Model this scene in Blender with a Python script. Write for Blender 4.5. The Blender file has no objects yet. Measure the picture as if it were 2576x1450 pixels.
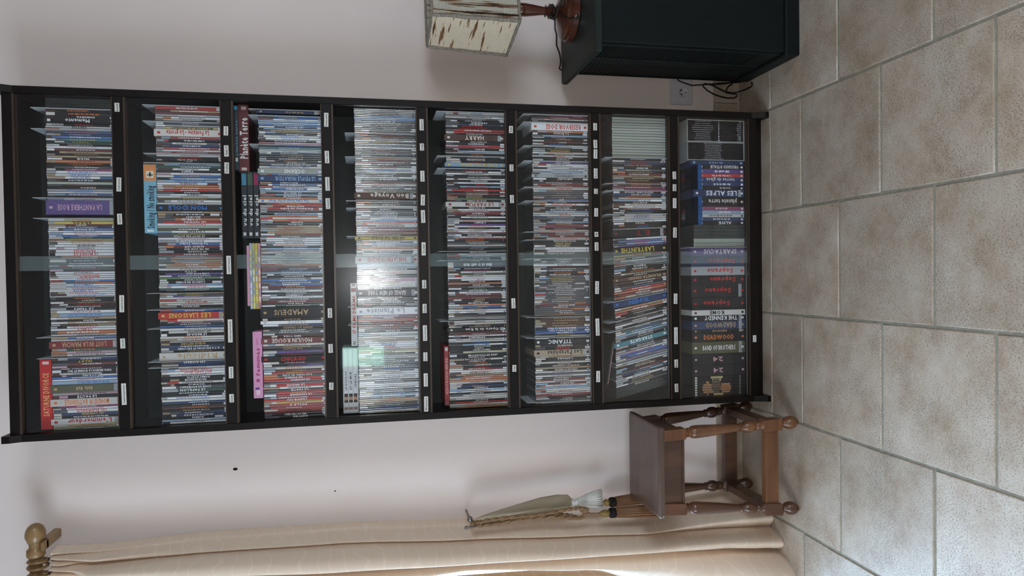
import bpy, math, random
from mathutils import Vector, Matrix
C = bpy.context.scene.collection
SC = bpy.context.scene

# ------------------------------------------------------------------ camera
F, PITCH, YAW, ROLL = 1751.2, 0.20409, -0.01815, 0.0179
CAM = Vector((-0.0358, -2.35156, 1.34723))
_fwd = Vector((math.sin(YAW) * math.cos(PITCH), math.cos(YAW) * math.cos(PITCH), -math.sin(PITCH)))
_rt = Vector((math.cos(YAW), -math.sin(YAW), 0))
_dn = _fwd.cross(_rt)
RT = _rt * math.cos(ROLL) + _dn * math.sin(ROLL)
DN = -_rt * math.sin(ROLL) + _dn * math.cos(ROLL)
cd = bpy.data.cameras.new('camera')
cam = bpy.data.objects.new('camera', cd)
C.objects.link(cam)
cd.sensor_width = 36
cd.lens = 36 * F / 2576
cd.clip_start = 0.02
m = Matrix.Identity(4)
for i in range(3):
    m[i][0] = DN[i]; m[i][1] = RT[i]; m[i][2] = -_fwd[i]; m[i][3] = CAM[i]
cam.matrix_world = m
SC.camera = cam


def P(px, py, X=None, Y=None, Z=None):
    """world point seen at photo pixel (px, py) on one axis plane"""
    d = _fwd + RT * ((1450 - py - 725) / F) + DN * ((px - 1288) / F)
    if Y is not None: t = (Y - CAM.y) / d.y
    elif Z is not None: t = (Z - CAM.z) / d.z
    else: t = (X - CAM.x) / d.x
    return CAM + d * t


# ------------------------------------------------------------------ world, lights, exposure
W = bpy.data.worlds.new('world')
SC.world = W
W.use_nodes = True
bgn = W.node_tree.nodes['Background']
bgn.inputs[0].default_value = (0.46, 0.70, 1.0, 1)
bgn.inputs[1].default_value = 8.0
SC.view_settings.view_transform = 'Standard'
SC.view_settings.look = 'None'
SC.view_settings.gamma = 1
SC.view_settings.use_curve_mapping = False
SC.view_settings.exposure = 0.36
SC.cycles.transparent_max_bounces = 40      # the panes overlap, several layers deep


def area(name, loc, target, sx, sy, energy, color=(1, 1, 1)):
    l = bpy.data.lights.new(name, 'AREA')
    l.shape = 'RECTANGLE'; l.size = sx; l.size_y = sy; l.energy = energy; l.color = color
    o = bpy.data.objects.new(name, l); C.objects.link(o)
    o.location = loc
    o.rotation_euler = (Vector(target) - Vector(loc)).to_track_quat('-Z', 'Y').to_euler()
    return o


# daylight through the garden door behind the curtain, added fill at two unseen side windows, and the phone's own lamp
area('daylight_garden_door', (-1.85, 0.12, 1.15), (-1.6, -2.0, 0.4), 1.3, 2.0, 24, (0.74, 0.86, 1.0))
area('fill_side_window', (-2.9, -2.6, 1.5), (0.0, -0.2, 1.0), 1.6, 1.6, 27, (1.0, 0.95, 0.91))
area('fill_right_window', (2.9, -3.6, 1.6), (0.0, -0.4, 0.8), 1.6, 1.4, 26, (1.0, 0.95, 0.90))
fl = bpy.data.lights.new('phone_lamp', 'POINT')
fl.energy = 25; fl.shadow_soft_size = 0.006; fl.color = (1.0, 0.96, 0.93)
flo = bpy.data.objects.new('phone_lamp', fl); C.objects.link(flo)
flo.location = CAM + Vector((-0.012, 0.0, 0.012))

# ------------------------------------------------------------------ colours and materials


def lin(c):
    return tuple(((v / 255) / 12.92 if v / 255 <= 0.04045 else ((v / 255 + 0.055) / 1.055) ** 2.4) for v in c)


def new_mat(name):
    mt = bpy.data.materials.new(name); mt.use_nodes = True
    nt = mt.node_tree
    return mt, nt, nt.nodes['Principled BSDF']


def N(nt, t, **kw):
    n = nt.nodes.new(t)
    for k, v in kw.items():
        if k.startswith('i_'):
            key = k[2:]
            key = int(key) if key.isdigit() else key.replace('_', ' ')
            n.inputs[key].default_value = v
        else: setattr(n, k, v)
    return n


def simple(name, rgb, rough=0.5, spec=0.5, var=0.0, scale=20, bump=0.0, bscale=200, stretch=(1, 1, 1), rgb2=None, coat=0.0, metal=0.0):
    mt, nt, b = new_mat(name)
    L = nt.links
    c = lin(rgb)
    b.inputs['Base Color'].default_value = (*c, 1)
    b.inputs['Roughness'].default_value = rough
    b.inputs['Specular IOR Level'].default_value = spec
    b.inputs['Coat Weight'].default_value = coat
    b.inputs['Metallic'].default_value = metal
    tc = N(nt, 'ShaderNodeTexCoord'); mp = N(nt, 'ShaderNodeMapping'); mp.inputs['Scale'].default_value = stretch
    L.new(tc.outputs['Object'], mp.inputs[0])
    if var > 0 or rgb2:
        nz = N(nt, 'ShaderNodeTexNoise', i_Scale=scale, i_Detail=5.0)
        L.new(mp.outputs[0], nz.inputs['Vector'])
        rp = N(nt, 'ShaderNodeValToRGB')
        c2 = lin(rgb2) if rgb2 else tuple(min(1, v * (1 + var)) for v in c)
        c1 = c if rgb2 else tuple(v * (1 - var) for v in c)
        rp.color_ramp.elements[0].position = 0.35; rp.color_ramp.elements[0].color = (*c1, 1)
        rp.color_ramp.elements[1].position = 0.65; rp.color_ramp.elements[1].color = (*c2, 1)
        L.new(nz.outputs[0], rp.inputs[0]); L.new(rp.outputs[0], b.inputs['Base Color'])
    if bump > 0:
        n2 = N(nt, 'ShaderNodeTexNoise', i_Scale=bscale, i_Detail=4.0)
        L.new(mp.outputs[0], n2.inputs['Vector'])
        bp = N(nt, 'ShaderNodeBump', i_Strength=bump, i_Distance=0.002)
        L.new(n2.outputs[0], bp.inputs['Height']); L.new(bp.outputs[0], b.inputs['Normal'])
    return mt


def print_mat(name, rough, coat):
    mt, nt, b = new_mat(name)
    a = N(nt, 'ShaderNodeAttribute'); a.attribute_name = 'print'
    nt.links.new(a.outputs['Color'], b.inputs['Base Color'])
    b.inputs['Roughness'].default_value = rough
    b.inputs['Coat Weight'].default_value = coat
    b.inputs['Coat Roughness'].default_value = 0.17
    return mt


M = {}
M['sleeve'] = print_mat('printed_sleeve', 0.3, 1.0)
M['clear_sleeve'] = print_mat('clear_plastic_sleeve', 0.3, 1.0)
_b = M['clear_sleeve'].node_tree.nodes['Principled BSDF']
_b.inputs['Coat IOR'].default_value = 1.75; _b.inputs['Coat Roughness'].default_value = 0.16
M['card'] = print_mat('printed_card', 0.45, 0.1)
M['wood_black'] = simple('black_brown_veneer', (21, 15, 13), 0.45, 0.25, 0.25, 6, 0.12, 60, (1, 1, 0.15))
M['back_black'] = simple('dark_back_board', (15, 23, 22), 0.5, 0.4)
M['track'] = simple('dark_plastic_track', (62, 50, 40), 0.35, 0.5)
M['paint_wall'] = simple('wall_paint', (226, 212, 204), 0.75, 0.25, 0.03, 1.5, 0.08, 350)
M['rail_glint'] = simple('grey_rail_glint', (112, 110, 112), 0.25, 0.7)  # paler than the track, highlight put into the colour
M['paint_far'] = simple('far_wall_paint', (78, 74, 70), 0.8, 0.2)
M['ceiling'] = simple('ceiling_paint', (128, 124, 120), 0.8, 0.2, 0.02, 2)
M['grout'] = simple('grout', (150, 146, 132), 0.9, 0.2, 0.12, 60, 0.5, 300)
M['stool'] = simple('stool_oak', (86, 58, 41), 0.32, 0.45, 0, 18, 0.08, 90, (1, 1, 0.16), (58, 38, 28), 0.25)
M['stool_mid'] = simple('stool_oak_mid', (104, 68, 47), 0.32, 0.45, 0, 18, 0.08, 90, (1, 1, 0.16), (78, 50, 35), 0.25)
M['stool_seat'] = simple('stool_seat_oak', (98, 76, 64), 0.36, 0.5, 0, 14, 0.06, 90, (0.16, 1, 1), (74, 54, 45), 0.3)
M['stool_light'] = simple('stool_oak_pale', (126, 82, 50), 0.35, 0.45, 0, 30, 0.1, 90, (0.14, 1, 1), (94, 60, 36), 0.2)  # paler oak for one front leg and the front stretcher
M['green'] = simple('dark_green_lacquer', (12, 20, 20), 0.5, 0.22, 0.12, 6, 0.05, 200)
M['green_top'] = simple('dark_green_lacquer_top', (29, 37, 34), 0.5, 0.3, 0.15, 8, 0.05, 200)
M['green_in'] = simple('cabinet_inside_black', (14, 18, 19), 0.7, 0.2)
M['lamp_wood'] = simple('lamp_mahogany', (86, 45, 31), 0.22, 0.5, 0, 10, 0.03, 80, (1, 1, 0.3), (62, 33, 24), 0.4)
M['cord'] = simple('black_cord', (22, 22, 22), 0.45, 0.5)
M['socket'] = simple('white_plastic', (205, 202, 206), 0.35, 0.5)
M['hole'] = simple('black_hole', (25, 23, 24), 0.8, 0.1)
M['label'] = simple('white_paper', (214, 212, 204), 0.6, 0.3)
M['ink'] = simple('black_ink', (40, 40, 44), 0.7, 0.2)
M['rod'] = simple('varnished_pine', (150, 118, 76), 0.4, 0.5, 0, 9, 0.02, 60, (0.2, 1, 1), (124, 94, 58), 0.2)
M['rod_dark'] = simple('dark_metal_clip', (40, 34, 30), 0.4, 0.5)
M['steel'] = simple('brushed_steel', (140, 136, 132), 0.3, 0.5, metal=0.9)
M['olive_cloth'] = simple('olive_beige_satin', (158, 145, 121), 0.6, 0.3, 0.08, 40, 0.1, 300, (1, 1, 0.2))
M['white_thread'] = simple('white_tassel_thread', (206, 204, 198), 0.85, 0.2, 0.08, 300, 0.5, 500, (1, 1, 0.05))
M['rope'] = simple('tan_rope', (158, 128, 98), 0.85, 0.2, 0, 350, 0.6, 500, (1, 1, 1), (112, 86, 62))
M['tan_thread'] = simple('tan_tassel_thread', (140, 104, 78), 0.85, 0.2, 0, 260, 0.5, 400, (1, 1, 0.04), (108, 78, 56))
M['knob_thread'] = simple('ochre_tassel_head', (150, 124, 76), 0.8, 0.2, 0, 160, 0.5, 400, (1, 1, 1), (112, 90, 50))
M['black_band'] = simple('black_fringe', (34, 28, 26), 0.9, 0.2, 0.3, 200, 0.5, 400)


def glass_mat(name, tint, haze):
    mt, nt, b = new_mat(name)
    nt.nodes.remove(b)
    L = nt.links
    out = nt.nodes['Material Output']
    tr = N(nt, 'ShaderNodeBsdfTransparent', i_Color=(*tint, 1))
    g1 = N(nt, 'ShaderNodeBsdfGlossy', i_Roughness=0.015)
    g2 = N(nt, 'ShaderNodeBsdfGlossy', i_Roughness=0.20)
    g2.inputs[0].default_value = (0.9, 0.93, 1.0, 1)
    lw = N(nt, 'ShaderNodeLayerWeight', i_Blend=0.5)
    pw = N(nt, 'ShaderNodeMath', operation='POWER'); pw.inputs[1].default_value = 4.0
    ma = N(nt, 'ShaderNodeMath', operation='MULTIPLY_ADD'); ma.inputs[1].default_value = 0.8; ma.inputs[2].default_value = 0.035
    L.new(lw.outputs['Facing'], pw.inputs[0]); L.new(pw.outputs[0], ma.inputs[0])
    m1 = N(nt, 'ShaderNodeMixShader'); m2 = N(nt, 'ShaderNodeMixShader')
    L.new(ma.outputs[0], m1.inputs[0]); L.new(tr.outputs[0], m1.inputs[1]); L.new(g1.outputs[0], m1.inputs[2])
    m2.inputs[0].default_value = haze
    L.new(m1.outputs[0], m2.inputs[1]); L.new(g2.outputs[0], m2.inputs[2])
    L.new(m2.outputs[0], out.inputs['Surface'])
    return mt


M['glass'] = glass_mat('door_glass', (0.982, 0.992, 0.988), 0.005)
M['strip'] = None
M['window_glass'] = glass_mat('window_glass', (0.97, 0.98, 0.98), 0.0)
M['window_green'] = glass_mat('green_daylight_tint', (0.62, 0.80, 0.56), 0.0)  # pane tint stands in for green light from foliage outside


def divider_mat():
    mt, nt, b = new_mat('frosted_divider_plastic')
    b.inputs['Base Color'].default_value = (0.62, 0.63, 0.65, 1)
    b.inputs['Roughness'].default_value = 0.4
    tr = N(nt, 'ShaderNodeBsdfTransparent', i_Color=(0.85, 0.87, 0.88, 1))
    mx = N(nt, 'ShaderNodeMixShader'); mx.inputs[0].default_value = 0.10
    nt.links.new(b.outputs[0], mx.inputs[1]); nt.links.new(tr.outputs[0], mx.inputs[2])
    nt.links.new(mx.outputs[0], nt.nodes['Material Output'].inputs[0])
    return mt


M['divider'] = divider_mat()


def strip_mat():  # thin milky layer imitating the brighter reflection of two overlapping panes
    mt, nt, b = new_mat('milky_overlap_haze')
    b.inputs['Base Color'].default_value = (0.66, 0.78, 0.80, 1)
    b.inputs['Roughness'].default_value = 0.3
    tr = N(nt, 'ShaderNodeBsdfTransparent', i_Color=(1.0, 1.0, 1.0, 1))
    mx = N(nt, 'ShaderNodeMixShader'); mx.inputs[0].default_value = 0.91
    nt.links.new(b.outputs[0], mx.inputs[1]); nt.links.new(tr.outputs[0], mx.inputs[2])
    nt.links.new(mx.outputs[0], nt.nodes['Material Output'].inputs[0])
    return mt


M['strip'] = strip_mat()


def tile_mat():
    mt, nt, b = new_mat('stone_tile')
    L = nt.links
    geo = N(nt, 'ShaderNodeNewGeometry'); oi = N(nt, 'ShaderNodeObjectInfo')
    n1 = N(nt, 'ShaderNodeTexNoise', i_Scale=7.0, i_Detail=9.0, i_Roughness=0.75)
    L.new(geo.outputs['Position'], n1.inputs['Vector'])
    r1 = N(nt, 'ShaderNodeValToRGB')
    e = r1.color_ramp.elements
    e[0].position = 0.32; e[0].color = (*lin((160, 138, 115)), 1)
    e[1].position = 0.68; e[1].color = (*lin((199, 187, 171)), 1)
    k = e.new(0.5); k.color = (*lin((183, 167, 148)), 1)
    L.new(n1.outputs[0], r1.inputs[0])
    hs = N(nt, 'ShaderNodeHueSaturation')
    mr = N(nt, 'ShaderNodeMapRange'); mr.inputs['To Min'].default_value = 0.88; mr.inputs['To Max'].default_value = 1.08
    L.new(oi.outputs['Random'], mr.inputs['Value']); L.new(mr.outputs[0], hs.inputs['Value']); L.new(r1.outputs[0], hs.inputs['Color'])
    # small dark pits, denser in some places
    n2 = N(nt, 'ShaderNodeTexNoise', i_Scale=360.0, i_Detail=4.0, i_Roughness=0.6)
    n3 = N(nt, 'ShaderNodeTexNoise', i_Scale=9.0, i_Detail=2.0)
    mp = N(nt, 'ShaderNodeMapping'); mp.inputs['Scale'].default_value = (1.0, 0.55, 1.0)
    L.new(geo.outputs['Position'], mp.inputs[0]); L.new(mp.outputs[0], n2.inputs['Vector']); L.new(geo.outputs['Position'], n3.inputs['Vector'])
    ad = N(nt, 'ShaderNodeMath', operation='MULTIPLY_ADD'); ad.inputs[1].default_value = 0.22
    L.new(n3.outputs[0], ad.inputs[0]); L.new(n2.outputs[0], ad.inputs[2])
    r2 = N(nt, 'ShaderNodeValToRGB')
    r2.color_ramp.elements[0].position = 0.655; r2.color_ramp.elements[0].color = (0, 0, 0, 1)
    r2.color_ramp.elements[1].position = 0.72; r2.color_ramp.elements[1].color = (1, 1, 1, 1)
    L.new(ad.outputs[0], r2.inputs[0])
    mx = N(nt, 'ShaderNodeMix'); mx.data_type = 'RGBA'
    fm = N(nt, 'ShaderNodeMath', operation='MULTIPLY'); fm.inputs[1].default_value = 0.5
    L.new(r2.outputs[0], fm.inputs[0]); L.new(fm.outputs[0], mx.inputs['Factor'])
    L.new(hs.outputs[0], mx.inputs[6]); mx.inputs[7].default_value = (*lin((78, 66, 54)), 1)
    L.new(mx.outputs[2], b.inputs['Base Color'])
    b.inputs['Roughness'].default_value = 0.36
    b.inputs['Specular IOR Level'].default_value = 0.5
    bp = N(nt, 'ShaderNodeBump', i_Strength=0.35, i_Distance=0.002)
    sb = N(nt, 'ShaderNodeMath', operation='SUBTRACT')
    L.new(n1.outputs[0], sb.inputs[0]); L.new(r2.outputs[0], sb.inputs[1]); L.new(sb.outputs[0], bp.inputs['Height'])
    L.new(bp.outputs[0], b.inputs['Normal'])
    return mt


M['tile'] = tile_mat()


def curtain_mat(name, c1, c2, trans):
    mt, nt, b = new_mat(name)
    L = nt.links
    tc = N(nt, 'ShaderNodeTexCoord')
    mp = N(nt, 'ShaderNodeMapping'); mp.inputs['Scale'].default_value = (6, 6, 6)
    L.new(tc.outputs['Object'], mp.inputs[0])
    wv = N(nt, 'ShaderNodeTexWave', i_Scale=1.0, i_Distortion=14.0, i_Detail=2.0)
    wv.bands_direction = 'Z'
    L.new(mp.outputs[0], wv.inputs['Vector'])
    rp = N(nt, 'ShaderNodeValToRGB')
    rp.color_ramp.elements[0].position = 0.94; rp.color_ramp.elements[0].color = (*lin(c1), 1)
    rp.color_ramp.elements[1].position = 1.0; rp.color_ramp.elements[1].color = (*lin(c2), 1)
    L.new(wv.outputs['Fac'], rp.inputs[0])
    L.new(rp.outputs[0], b.inputs['Base Color'])
    b.inputs['Roughness'].default_value = 0.62
    b.inputs['Sheen Weight'].default_value = 0.15
    tl = N(nt, 'ShaderNodeBsdfTranslucent'); L.new(rp.outputs[0], tl.inputs[0])
    mx = N(nt, 'ShaderNodeMixShader'); mx.inputs[0].default_value = trans
    L.new(b.outputs[0], mx.inputs[1]); L.new(tl.outputs[0], mx.inputs[2])
    L.new(mx.outputs[0], nt.nodes['Material Output'].inputs[0])
    return mt


M['curtain'] = curtain_mat('cream_moire_curtain', (233, 210, 186), (239, 218, 195), 0.10)
M['curtain_tan'] = curtain_mat('tan_curtain', (196, 164, 130), (206, 176, 144), 0.25)


def weave_mat(name, base, streak1, streak2, along, thr):
    """woven wool: rows of stitches, with darker yarn running along one axis; uses the panel's own UV in metres"""
    mt, nt, b = new_mat(name)
    L = nt.links
    uv = N(nt, 'ShaderNodeUVMap')
    mp = N(nt, 'ShaderNodeMapping'); mp.inputs['Scale'].default_value = (5, 62, 1) if along == 'h' else (62, 4, 1)
    L.new(uv.outputs[0], mp.inputs[0])
    nz = N(nt, 'ShaderNodeTexNoise', i_Scale=1.0, i_Detail=3.0, i_Roughness=0.6)
    L.new(mp.outputs[0], nz.inputs['Vector'])
    rp = N(nt, 'ShaderNodeValToRGB')
    e = rp.color_ramp.elements
    e[0].position = thr; e[0].color = (*lin(base), 1)
    e[1].position = thr + 0.10; e[1].color = (*lin(streak2), 1)
    k = e.new(thr + 0.04); k.color = (*lin(streak1), 1)
    L.new(nz.outputs[0], rp.inputs[0])
    bk = N(nt, 'ShaderNodeTexBrick', i_Scale=1.0)
    bk.inputs['Mortar Size'].default_value = 0.0007; bk.inputs['Mortar Smooth'].default_value = 1.0
    if along == 'h': bk.inputs['Brick Width'].default_value = 0.0045; bk.inputs['Row Height'].default_value = 0.013
    else: bk.inputs['Brick Width'].default_value = 0.012; bk.inputs['Row Height'].default_value = 0.0055
    bk.inputs['Color1'].default_value = (1, 1, 1, 1); bk.inputs['Color2'].default_value = (.8, .8, .8, 1); bk.inputs['Mortar'].default_value = (.6, .6, .6, 1)
    m3 = N(nt, 'ShaderNodeMapping'); m3.inputs['Rotation'].default_value = (0, 0, math.pi / 2 if along == 'h' else 0)
    L.new(uv.outputs[0], m3.inputs[0])
    n4 = N(nt, 'ShaderNodeTexNoise', i_Scale=60.0, i_Detail=2.0); L.new(uv.outputs[0], n4.inputs['Vector'])
    wa = N(nt, 'ShaderNodeMix'); wa.data_type = 'VECTOR'; wa.inputs['Factor'].default_value = 0.004
    L.new(m3.outputs[0], wa.inputs[4]); L.new(n4.outputs['Color'], wa.inputs[5]); L.new(wa.outputs[1], bk.inputs['Vector'])
    mu = N(nt, 'ShaderNodeMix'); mu.data_type = 'RGBA'; mu.blend_type = 'MULTIPLY'; mu.inputs['Factor'].default_value = 0.42
    L.new(rp.outputs[0], mu.inputs[6]); L.new(bk.outputs['Color'], mu.inputs[7]); L.new(mu.outputs[2], b.inputs['Base Color'])
    b.inputs['Roughness'].default_value = 0.95
    b.inputs['Specular IOR Level'].default_value = 0.1
    bp = N(nt, 'ShaderNodeBump', i_Strength=0.9, i_Distance=0.003)
    L.new(bk.outputs['Color'], bp.inputs['Height']); L.new(bp.outputs[0], b.inputs['Normal'])
    return mt


M['weave_cream'] = weave_mat('cream_wool_weave', (240, 222, 192), (160, 124, 88), (104, 68, 42), 'h', 0.565)
M['weave_grey'] = weave_mat('grey_wool_weave', (190, 186, 170), (128, 96, 72), (52, 42, 34), 'v', 0.53)
M['wool_fringe'] = simple('grey_wool_cord', (138, 130, 118), 0.95, 0.1, 0.2, 120, 0.8, 260)

# ------------------------------------------------------------------ mesh builder
class MB:
    def __init__(s):
        s.v = []; s.f = []; s.c = []; s.sm = []
        s.col = (0.5, 0.5, 0.5); s.T = None

    def add(s, vs, fs, col=None, smooth=False, T=None):
        b = len(s.v)
        T = T or s.T
        if T is not None: vs = [tuple(T @ Vector(p)) for p in vs]
        s.v += vs
        s.f += [tuple(b + i for i in f) for f in fs]
        c = col or s.col
        s.c += [c] * len(fs); s.sm += [smooth] * len(fs)

    def box(s, x0, x1, y0, y1, z0, z1, col=None, T=None):
        s.add([(x0, y0, z0), (x1, y0, z0), (x1, y1, z0), (x0, y1, z0), (x0, y0, z1), (x1, y0, z1), (x1, y1, z1), (x0, y1, z1)],
              [(0, 3, 2, 1), (4, 5, 6, 7), (0, 1, 5, 4), (1, 2, 6, 5), (2, 3, 7, 6), (3, 0, 4, 7)], col, False, T)

    def bev(s, x0, x1, y0, y1, z0, z1, r, col=None, T=None):
        """box with chamfered edges"""
        vs = []; 
        for sx, X in ((1, x0), (-1, x1)):
            for sy, Y in ((1, y0), (-1, y1)):
                for sz, Z in ((1, z0), (-1, z1)):
                    vs += [(X, Y + sy * r, Z + sz * r), (X + sx * r, Y, Z + sz * r), (X + sx * r, Y + sy * r, Z)]
        def I(a, b, c, k): return (a * 4 + b * 2 + c) * 3 + k
        fs = []
        fs += [(I(0,0,0,0), I(0,0,1,0), I(0,1,1,0), I(0,1,0,0)), (I(1,0,0,0), I(1,1,0,0), I(1,1,1,0), I(1,0,1,0))]
        fs += [(I(0,0,0,1), I(1,0,0,1), I(1,0,1,1), I(0,0,1,1)), (I(0,1,0,1), I(0,1,1,1), I(1,1,1,1), I(1,1,0,1))]
        fs += [(I(0,0,0,2), I(0,1,0,2), I(1,1,0,2), I(1,0,0,2)), (I(0,0,1,2), I(1,0,1,2), I(1,1,1,2), I(0,1,1,2))]
        for a in (0, 1):
            for b in (0, 1):
                q = [(I(a, b, 0, 0), I(a, b, 0, 1), I(a, b, 1, 1), I(a, b, 1, 0)),
                     (I(a, 0, b, 0), I(a, 0, b, 2), I(a, 1, b, 2), I(a, 1, b, 0)),
                     (I(0, a, b, 1), I(0, a, b, 2), I(1, a, b, 2), I(1, a, b, 1))]
                fs += q
        for a in (0, 1):
            for b in (0, 1):
                for c in (0, 1): fs.append((I(a, b, c, 0), I(a, b, c, 1), I(a, b, c, 2)))
        s.add(vs, fs, col, False, T)
        s.fix = True

    def tube(s, pts, r, n=8, col=None, caps=True, flat=None):
        """swept tube; r a number or a list; flat=(a,b) scales of the ellipse"""
        pts = [Vector(p) for p in pts]
        k = len(pts); vs = []; fs = []
        up = None
        for i, p in enumerate(pts):
            d = (pts[min(i + 1, k - 1)] - pts[max(i - 1, 0)]).normalized()
            if up is None:
                up = Vector((0, 1, 0)) if abs(d.y) < 0.9 else Vector((1, 0, 0))
            sd = d.cross(up).normalized(); up = sd.cross(d).normalized()
            rr = r[i] if isinstance(r, (list, tuple)) else r
            fa, fb = flat or (1, 1)
            for j in range(n):
                a = 2 * math.pi * j / n
                vs.append(tuple(p + sd * (math.cos(a) * rr * fa) + up * (math.sin(a) * rr * fb)))
        for i in range(k - 1):
            for j in range(n):
                fs.append((i * n + j, i * n + (j + 1) % n, (i + 1) * n + (j + 1) % n, (i + 1) * n + j))
        if caps:
            fs += [tuple(range(n))[::-1], tuple((k - 1) * n + j for j in range(n))]
        s.add(vs, fs, col, True)
        s.fix = True

    def lathe(s, prof, n=20, cx=0, cy=0, T=None, col=None, fn=None):
        """prof = [(z, r)...] about the z axis"""
        vs = []; fs = []
        for z, r in prof:
            for j in range(n):
                a = 2 * math.pi * j / n
                vs.append((cx + r * math.cos(a), cy + r * math.sin(a), z))
        k = len(prof)
        for i in range(k - 1):
            for j in range(n):
                fs.append((i * n + j, i * n + (j + 1) % n, (i + 1) * n + (j + 1) % n, (i + 1) * n + j))
        fs += [tuple(range(n)), tuple((k - 1) * n + j for j in range(n))]
        if fn: vs = [fn(p) for p in vs]
        s.add(vs, fs, col, True, T)
        s.fix = True

    fix = False

    def build(s, name, mat, parent=None, loc=None, autosmooth=False):
        me = bpy.data.meshes.new(name)
        me.from_pydata(s.v, [], s.f)
        me.polygons.foreach_set('use_smooth', s.sm)
        if mat in (M['sleeve'], M['card'], M['clear_sleeve']):
            at = me.color_attributes.new('print', 'FLOAT_COLOR', 'CORNER')
            buf = []
            for f, c in zip(s.f, s.c): buf += [c[0], c[1], c[2], 1.0] * len(f)
            at.data.foreach_set('color', buf)
        me.materials.append(mat)
        if s.fix:
            import bmesh
            bm = bmesh.new(); bm.from_mesh(me)
            bmesh.ops.recalc_face_normals(bm, faces=bm.faces)
            if autosmooth:
                for e in bm.edges:
                    if len(e.link_faces) == 2 and e.calc_face_angle(0) > 0.7: e.smooth = False
            bm.to_mesh(me); bm.free()
        me.update()
        o = bpy.data.objects.new(name, me); C.objects.link(o)
        if parent: o.parent = parent
        if loc is not None: o.location = loc
        return o


def tag(o, label, cat=None, group=None, kind=None):
    if label: o['label'] = label
    if cat: o['category'] = cat
    if group: o['group'] = group
    if kind: o['kind'] = kind
    return o


def empty(name, loc, rz=0):
    o = bpy.data.objects.new(name, None); C.objects.link(o)
    o.location = loc; o.rotation_euler = (0, 0, rz); o.empty_display_size = 0.05
    return o


# glyphs, each made once from the built-in font
_g = {}


def glyph(ch):
    if ch in _g: return _g[ch]
    if ch == ' ':
        _g[ch] = ([], [], 0.30); return _g[ch]
    cu = bpy.data.curves.new('t', 'FONT'); cu.body = ch; cu.size = 1; cu.resolution_u = 1; cu.offset = 0.028
    ob = bpy.data.objects.new('t', cu)
    C.objects.link(ob)
    me = bpy.data.meshes.new_from_object(ob)
    vs = [(v.co.x, v.co.y) for v in me.vertices]
    fs = [tuple(p.vertices) for p in me.polygons]
    bpy.data.objects.remove(ob); bpy.data.curves.remove(cu); bpy.data.meshes.remove(me)
    mx = max([v[0] for v in vs] or [0.3])
    _g[ch] = (vs, fs, mx + 0.07)
    return _g[ch]


def text2d(t, length, height, maxstretch=1.25):
    """flat text centred on 0,0 no longer than length, cap height = height"""
    tot = sum(glyph(c)[2] for c in t)
    sy = height / 0.72
    sx = min(sy * maxstretch, length / max(tot, .1))
    vs = []; fs = []; x = -tot * sx / 2
    for c in t:
        gv, gf, ad = glyph(c)
        b = len(vs)
        vs += [(x + a * sx, (q - 0.36) * sy) for a, q in gv]
        fs += [tuple(b + i for i in f) for f in gf]
        x += ad * sx
    return vs, fs, tot * sx


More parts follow.
